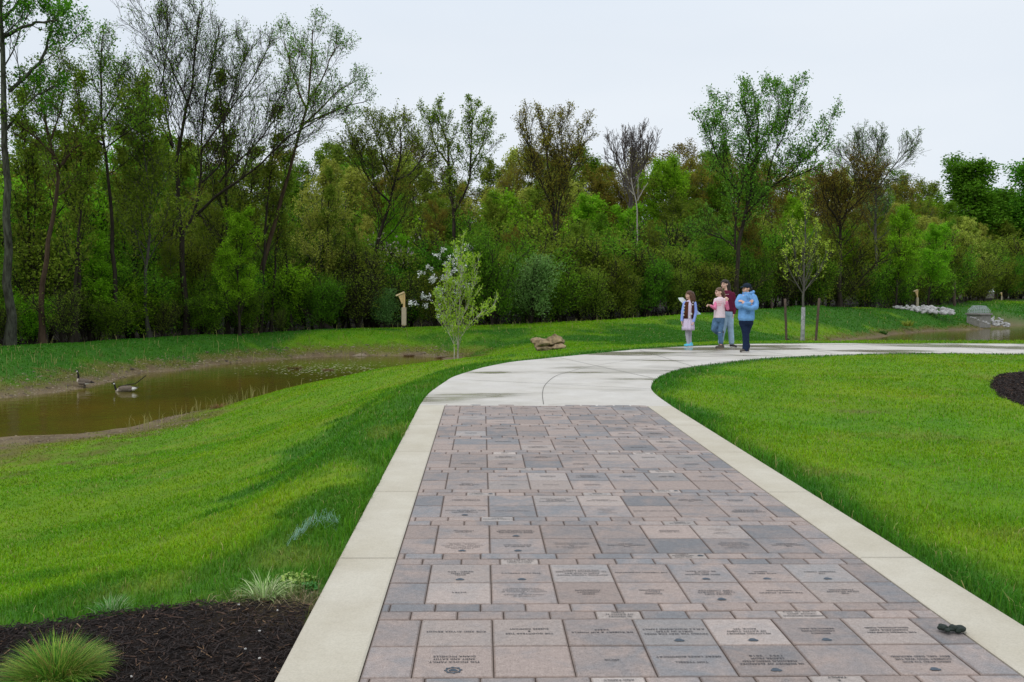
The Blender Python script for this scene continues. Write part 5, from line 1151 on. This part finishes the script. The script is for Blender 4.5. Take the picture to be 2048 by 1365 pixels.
# --- girl in the brown vest
u = .00162; root, J = person(24.6, 1377.4, 692, u, 300, 1155, 'long haired child in a brown badge vest and pale dress with cyan shoes')
dress = cloth('dress_lilac', (.66, .56, .72), .10, 40); vest = cloth('vest_brown', (.085, .028, .014), .15, 20); peri = cloth('sleeve_periwinkle', (.27, .37, .78), .1, 20); tights = cloth('tights', (.42, .41, .46), .12, 60); hm2 = hairm('hair_brown', (.085, .040, .022)); cyan = cloth('shoe_cyan', (.12, .50, .68), .15, 30)
sh = Sh(); W_, Mr = head(sh, J(288, 330), .35, .98); sh.cap(J(300, 370), J(302, 430), .042, .046); sh.loft([(J(292, 800), .10, .08, .4), (J(292, 600), .11, .08, .4), (J(295, 470), .125, .08, .4), (J(298, 425), .07, .05, .4)])
sh.chain([J(218, 465), J(192, 610, -.02), J(176, 740, -.04)], [.032, .028, .021]); sh.chain([J(382, 465), J(402, 620, -.02), J(358, 760, -.08)], [.032, .028, .021]); hand(sh, J(176, 745, -.04), (0, -.1, -1), (.9, -.3, 0), 1, .4, .85); hand(sh, J(356, 762, -.08), (-.35, -.2, -.9), (-.9, -.3, .3), 1, 1.1, .85)
sh.chain([J(262, 860, 0), J(272, 980, 0), J(290, 1110, 0)], [.05, .04, .03]); sh.chain([J(318, 860, .04), J(322, 990, .05), J(325, 1110, .03)], [.05, .04, .03]); sh.build('body', SK2, root, .0075, 2); face(W_, Mr, root, .98, hm2)
sh = Sh(); sh.chain([J(262, 850, 0), J(272, 980, 0), J(292, 1120, 0)], [.058, .048, .036]); sh.chain([J(318, 850, .04), J(322, 990, .05), J(327, 1120, .03)], [.058, .048, .036]); sh.build('tights', tights, root, .007, 2)
def skirt(name, secs, mat, parent, n=72, pl=0., amp=0., gap=None):
    V, Fc = [], []
    for (c, rx, ry, yw, w_) in secs:
        for k in range(n):
            a_ = 2*pi*k/n; m_ = 1+amp*w_*sin(a_*pl)+amp*w_*.5*sin(a_*pl*.37+1); x, y = rx*m_*cos(a_), ry*m_*sin(a_); V.append((c[0]+x*cos(yw)-y*sin(yw), c[1]+x*sin(yw)+y*cos(yw), c[2]))
    for i in range(len(secs)-1):
        for k in range(n):
            a_ = 2*pi*(k+.5)/n
            if gap and gap[0] < a_ < gap[1]: continue
            k2 = (k+1) % n; Fc.append((i*n+k, i*n+k2, (i+1)*n+k2, (i+1)*n+k))
    o = pymesh(name, V, Fc, mat, parent, True); s_ = o.modifiers.new('t', 'SOLIDIFY'); s_.thickness = .006; return o
skirt('dress', [(J(288, 893), .165, .135, .2, 1), (J(288, 850), .160, .13, .2, 1), (J(289, 780), .150, .12, .2, .7), (J(290, 700), .138, .108, .2, .4), (J(292, 600), .130, .10, .2, .1), (J(295, 500), .138, .10, .2, 0), (J(297, 450), .13, .085, .2, 0), (J(300, 425), .075, .06, .2, 0), (J(300, 412), .055, .052, .2, 0)], dress, root, 72, 11, .07)
for i_ in (0, 1):
    sh = Sh()
    if i_: sh.chain([J(222, 460), J(190, 600, -.02), J(176, 735, -.04)], [.050, .042, .036])
    else: sh.chain([J(380, 460), J(404, 600, -.02), J(362, 748, -.075)], [.052, .044, .036])
    sh.build('sleeve', peri, root, .007, 2)
vs_ = skirt('vest', [(J(289, 705), .152, .122, .2, 1), (J(290, 600), .148, .116, .2, 1), (J(294, 500), .152, .112, .2, 1), (J(297, 455), .140, .100, .2, 0), (J(299, 432), .10, .075, .2, 0)], vest, root, 60, 3, .02, (4.28, 4.92))
bd = cloth('badge_white', (.62, .62, .60), .25, 90, .8, 0)
for (x, y, r) in ((315, 625, 20), (290, 678, 17), (212, 500, 11), (207, 545, 10), (206, 600, 11), (205, 650, 12), (338, 480, 10), (342, 440, 9), (207, 570, 7)):
    p = J(x, y); p.y = sf(.152, .12, J(290, 0).x)(p.x, p.z)-.004; V = []
    for k in range(14): a_ = 2*pi*k/14; rr_ = r*u*(1 if r != 20 else (.55+.45*abs(cos(1.5*a_+.8)))); V += [(p.x+rr_*cos(a_), p.y+.012*abs(cos(a_)), p.z+rr_*sin(a_))]
    V += [(v_[0], v_[1]+.012, v_[2]) for v_ in V]; pymesh('badge', V, [tuple(range(14))]+[(k, k+14, (k+1) % 14+14, (k+1) % 14) for k in range(14)], bd if r > 8 else cyan, vs_)
sh = Sh(); sh.ell(W_(-.018, 0, .044), (.100, .086, .080), Mr); sh.ell(W_(-.045, 0, -.01), (.07, .084, .09), Mr)
for (x, y, dy, x1, y1) in ((330, 290, .0, 385, 400), (350, 300, .03, 385, 440), (315, 330, -.05, 325, 450), (330, 350, -.04, 345, 460), (350, 330, 0, 372, 450), (300, 350, .06, 330, 440), (262, 330, .05, 262, 430), (268, 400, .05, 268, 440)): sh.chain([J(x, y, dy), J((x+x1)/2+6, (y+y1)/2, dy-.01), J(x1, y1, dy-.02)], [.042, .040, .022])
sh.build('hair', hm2, root, .007, 1)
shoe(J(298, 1155, .02), J(222, 1152, -.05), cyan, root, white_sole, .85); shoe(J(350, 1158, .02), J(245, 1155, -.10), cyan, root, white_sole, .9)
# the poster she carries behind her
m = M('poster'); co = m.coord(); sx_ = m.N('SeparateXYZ'); m.L(co, sx_.inputs[0]); n_ = m.noise(14, 2, .5, co); c_ = m.ramp(m.math('ADD', sx_.outputs[0], m.math('MULTIPLY', n_, .05)), [(.0, (.16, .55, .33)), (.06, (.80, .83, .84)), (.5, (.78, .82, .84)), (.62, (.38, .66, .78)), (.70, (.82, .84, .86))]); m.set(c_, .6, .3)
Pp = [J(x, y) for x, y in ((128, 373), (205, 368), (505, 633), (402, 652), (150, 412))]; o_ = Pp[0].copy(); V = [(p.x-o_.x, (p.x-o_.x)*-.05, p.z-o_.z) for p in Pp]; V += [(a_, b_+.006, c__) for a_, b_, c__ in V]; nn = 5
po = pymesh('poster_board', V, [tuple(range(nn))]+[tuple(range(2*nn-1, nn-1, -1))]+[(i, i+nn, (i+1) % nn+nn, (i+1) % nn) for i in range(nn)], m.m); po.location = (root.location.x+o_.x, root.location.y+.13, root.location.z+o_.z)
tag(po, 'white folded poster sheet with green corner held behind the child in the vest', 'poster')
# --- girl in the pink shirt
u = .00157; root, J = person(23.8, 1438.4, 696.5, u, 790, 1190, 'child in a pale pink printed shirt and ripped jeans with one arm raised')
shirt = cloth('shirt_pale', (.72, .58, .62), .08, 12); pink = cloth('sleeve_pink', (.72, .20, .34), .12, 16); jeans = cloth('jeans_mid', (.085, .16, .27), .35, 10); hm3 = hairm('hair_lightbrown', (.11, .062, .036))
sh = Sh(); W_, Mr = head(sh, J(765, 285), .30, 1.0); sh.cap(J(782, 330), J(785, 385), .042, .048); sh.loft([(J(785, 720), .12, .095, .3), (J(785, 560), .12, .09, .3), (J(787, 430), .13, .09, .3), (J(787, 375), .075, .06, .3)])
sh.chain([J(712, 415, -.02), J(690, 545, -.12), J(605, 500, -.22)], [.032, .028, .021]); sh.chain([J(865, 415, -.02), J(905, 545, -.06), J(875, 430, -.15)], [.032, .028, .021]); hand(sh, J(602, 498, -.22), (-1, -.2, .25), (.1, -.3, -1), -1, 1.15, .9); hand(sh, J(875, 425, -.15), (-.1, -.1, 1), (-.4, .9, 0), -1, .9, .9)
sh.chain([J(805, 720), J(800, 930), J(818, 1120)], [.07, .05, .035]); sh.chain([J(730, 720, .03), J(700, 880, .0), J(858, 965, .18)], [.07, .05, .035]); sh.build('body', SK2, root, .0075, 2); face(W_, Mr, root, 1., hm3)
sh = Sh(); sh.loft([(J(783, 696), .152, .125, .3), (J(783, 640), .148, .12, .3), (J(784, 540), .142, .11, .3), (J(785, 450), .148, .105, .3), (J(786, 400), .13, .09, .3), (J(786, 372), .075, .065, .3), (J(786, 362), .06, .055, .3)]); sh.cap(J(718, 412, -.02), J(700, 470, -.05), .052, .050); sh.cap(J(858, 412, -.02), J(878, 465, -.04), .052, .050); so_ = sh.build('shirt', shirt, root, .0075, 2)
body_text(['STRONG', 'GIRLS', 'CODE'], J, 758, 435, 20, 95, sf(.15, .115, J(785, 0).x, 1.04), cloth('print_red', (.60, .04, .09), .05, 10, .8, 0), so_, u, 1.5)
for i_ in (0, 1):
    sh = Sh()
    if i_: sh.chain([J(708, 430, -.03), J(692, 545, -.12), J(612, 503, -.215)], [.046, .042, .032])
    else: sh.chain([J(868, 430, -.03), J(905, 548, -.06), J(876, 440, -.145)], [.046, .044, .034])
    sh.build('sleeve', pink, root, .007, 2)
sh = Sh(); sh.loft([(J(783, 760), .12, .10, .3), (J(783, 720), .14, .115, .3), (J(783, 685), .14, .11, .3)]); sh.chain([J(812, 740), J(806, 840), J(798, 930), J(806, 1020), J(820, 1095)], [.090, .076, .062, .060, .052]); sh.chain([J(735, 740, .03), J(712, 820, .01), J(700, 880, .01), J(770, 935, .10), J(845, 965, .17)], [.092, .080, .070, .060, .052]); jn = sh.build('jeans', jeans, root, .0075, 2)
sh = Sh(); sh.ell(J(785, 930, -.052), (.035, .018, .006)); sh.build('jeans_rip', cloth('rip_white', (.62, .60, .60), .1, 30, .9, 0), jn, .004, 0)
shoe(J(850, 1190, .02), J(722, 1190, -.06), grey_shoe, root, cloth('sole_tan', (.25, .19, .13), .1, 10, .8, 0), .95); shoe(J(885, 930, .19), J(858, 1060, .17), grey_shoe, root, cloth('sole_brown', (.12, .10, .09), .1, 10, .8, 0), .9, Vector((-.97, 0, .2)))
sh = Sh(); sh.ell(W_(-.018, 0, .045), (.100, .084, .078), Mr); sh.ell(W_(-.06, 0, -.02), (.05, .07, .06), Mr); sh.chain([W_(-.10, .01, .02), J(850, 300, .05), J(862, 350, .06), J(858, 420, .05)], [.035, .038, .034, .018]); sh.build('hair', hm3, root, .006, 1)
# --- woman in the maroon sweatshirt
u = .001596; root, J = person(24.25, 1455.8, 695, u, 930, 1172, 'person with long dark hair in a maroon sweatshirt and light jeans')
mar = cloth('sweat_maroon', (.105, .012, .035), .2, 10, .9, .5); lj = cloth('jeans_light', (.30, .42, .54), .18, 8)
sh = Sh(); W_, Mr = head(sh, J(853, 155), .85, 1.02); sh.cap(J(870, 195), J(885, 260), .048, .052); sh.loft([(J(925, 620), .13, .11, .6), (J(925, 450), .13, .10, .6), (J(920, 320), .155, .10, .6), (J(905, 265), .09, .07, .6)])
sh.chain([J(995, 310, 0), J(1022, 470, 0), J(1005, 620, -.05)], [.042, .036, .027]); sh.chain([J(850, 310, -.02), J(835, 460, -.02), J(840, 600, -.06)], [.042, .036, .027]); hand(sh, J(1005, 622, -.05), (-.05, -.1, -1), (-1, .2, 0), -1, .55); hand(sh, J(840, 602, -.06), (0, -.1, -1), (1, .2, 0), 1, .5)
sh.chain([J(950, 620), J(962, 850), J(990, 1110)], [.08, .055, .036]); sh.chain([J(880, 620), J(850, 850), J(815, 1110)], [.08, .055, .036]); sh.build('body', SK2, root, .0075, 2); face(W_, Mr, root, 1.02, hm)
sh = Sh(); sh.loft([(J(928, 592), .145, .12, .5), (J(928, 560), .165, .135, .5), (J(928, 440), .158, .125, .5), (J(925, 340), .165, .12, .5), (J(915, 285), .14, .095, .5), (J(900, 252), .08, .07, .5)]); sh.chain([J(988, 320, 0), J(1020, 450, 0), J(1018, 540, -.02), J(1006, 612, -.05)], [.070, .062, .056, .048]); sh.chain([J(862, 320, -.02), J(840, 460, -.02), J(840, 590, -.06)], [.068, .058, .045]); sw = sh.build('sweatshirt', mar, root, .008, 2)
body_text(['CAMP'], J, 878, 316, 13, 58, sf(.165, .12, J(920, 0).x, 1.06), white_sole, sw, u)
sh = Sh(); sh.loft([(J(922, 660), .13, .11, .5), (J(922, 620), .15, .12, .5), (J(925, 575), .145, .115, .5)]); sh.chain([J(952, 650), J(958, 760), J(965, 860), J(980, 980), J(986, 1082)], [.10, .088, .078, .072, .072]); sh.chain([J(880, 650), J(862, 760), J(850, 860), J(825, 980), J(812, 1082)], [.10, .088, .078, .072, .070]); sh.build('jeans', lj, root, .008, 2)
shoe(J(985, 1165, .03), J(1058, 1172, -.10), dark_shoe, root, white_sole, .95); shoe(J(835, 1165, .05), J(770, 1172, -.06), dark_shoe, root, white_sole, .95)
sh = Sh(); sh.ell(W_(-.016, 0, .045), (.102, .087, .080), Mr); sh.ell(W_(-.05, 0, -.01), (.06, .082, .09), Mr)
for (x, y, dy, x1, y1) in ((905, 110, .02, 935, 290), (915, 150, .03, 925, 320), (900, 170, -.02, 915, 300), (820, 130, .06, 815, 200), (890, 110, .06, 905, 300), (925, 150, 0, 940, 330)): sh.chain([J(x, y, dy), J((x+x1)/2+4, (y+y1)/2, dy), J(x1, y1, dy-.02)], [.038, .038, .020])
sh.build('hair', hm, root, .007, 1)
# ------------------------------------------------------------------ camera, light, sky
cam = bpy.data.cameras.new('camera'); co_ = link(bpy.data.objects.new('camera', cam)); SC.camera = co_
cam.sensor_width = 36; cam.lens = F/2048*36; cam.clip_end = 9000; cam.clip_start = .05
# axes of the camera in the world
def fwd(px, py):
    r = ray(px, py); return Vector(r)/np.linalg.norm(r)
Fv = fwd(1024, 682.5); X = Vector(ray(1524, 682.5)-ray(1024, 682.5)).normalized(); Y = X.cross(-Fv)*-1
Y = (Vector(ray(1024, 182.5)-ray(1024, 682.5))).normalized()
Mx = Matrix((X, Y, -Fv)).transposed().to_4x4(); Mx.translation = (0, 0, CH); co_.matrix_world = Mx
w = bpy.data.worlds.new('World'); SC.world = w; w.use_nodes = True; nt_ = w.node_tree; N = nt_.nodes; L = nt_.links
bg = N['Background']; bg.inputs[1].default_value = 1.0
sky = N.new('ShaderNodeTexSky'); sky.sky_type = 'NISHITA'; sky.sun_disc = False; SE, SR = radians(52), radians(215)
sky.sun_elevation = SE; sky.sun_rotation = SR; sky.dust_density = 3.
sc_ = N.new('ShaderNodeVectorMath'); sc_.operation = 'SCALE'; sc_.inputs['Scale'].default_value = .09; L.new(sky.outputs[0], sc_.inputs[0])
tc = N.new('ShaderNodeTexCoord'); mp = N.new('ShaderNodeMapping'); mp.inputs['Scale'].default_value = (1, 1, 3.5); L.new(tc.outputs['Generated'], mp.inputs[0])
no = N.new('ShaderNodeTexNoise'); no.inputs['Scale'].default_value = 1.3; no.inputs['Detail'].default_value = 4; no.inputs['Roughness'].default_value = .5; L.new(mp.outputs[0], no.inputs['Vector'])
rp_ = N.new('ShaderNodeValToRGB'); rp_.color_ramp.elements[0].position = .3; rp_.color_ramp.elements[0].color = (.75, .83, .93, 1); rp_.color_ramp.elements[1].position = .7; rp_.color_ramp.elements[1].color = (.87, .925, .99, 1); L.new(no.outputs[0], rp_.inputs[0])
sx = N.new('ShaderNodeSeparateXYZ'); L.new(tc.outputs['Generated'], sx.inputs[0])
mr = N.new('ShaderNodeMapRange'); mr.inputs['From Min'].default_value = .25; mr.inputs['From Max'].default_value = 1; mr.inputs['To Min'].default_value = 1; mr.inputs['To Max'].default_value = 1.5; L.new(sx.outputs[2], mr.inputs[0])
ml = N.new('ShaderNodeVectorMath'); ml.operation = 'SCALE'; L.new(rp_.outputs[0], ml.inputs[0]); L.new(mr.outputs[0], ml.inputs['Scale'])
mxn = N.new('ShaderNodeMix'); mxn.data_type = 'RGBA'; mxn.inputs[0].default_value = .93; L.new(sc_.outputs[0], mxn.inputs[6]); L.new(ml.outputs[0], mxn.inputs[7]); L.new(mxn.outputs[2], bg.inputs[0])
sl = bpy.data.lights.new('sun', 'SUN'); sl.energy = 1.1; sl.angle = radians(25); sl.color = (1, .97, .92); so = link(bpy.data.objects.new('sun', sl))
dv = Vector((sin(SR)*cos(SE), cos(SR)*cos(SE), sin(SE))); so.rotation_euler = dv.to_track_quat('Z', 'Y').to_euler()
SC.view_settings.view_transform = 'Standard'; SC.view_settings.look = 'None'; SC.view_settings.exposure = 0; SC.view_settings.gamma = 1
SC.cycles.max_bounces = 6; SC.cycles.diffuse_bounces = 3; SC.cycles.glossy_bounces = 3; SC.cycles.transmission_bounces = 3; SC.cycles.transparent_max_bounces = 4
SC.render.film_transparent = False
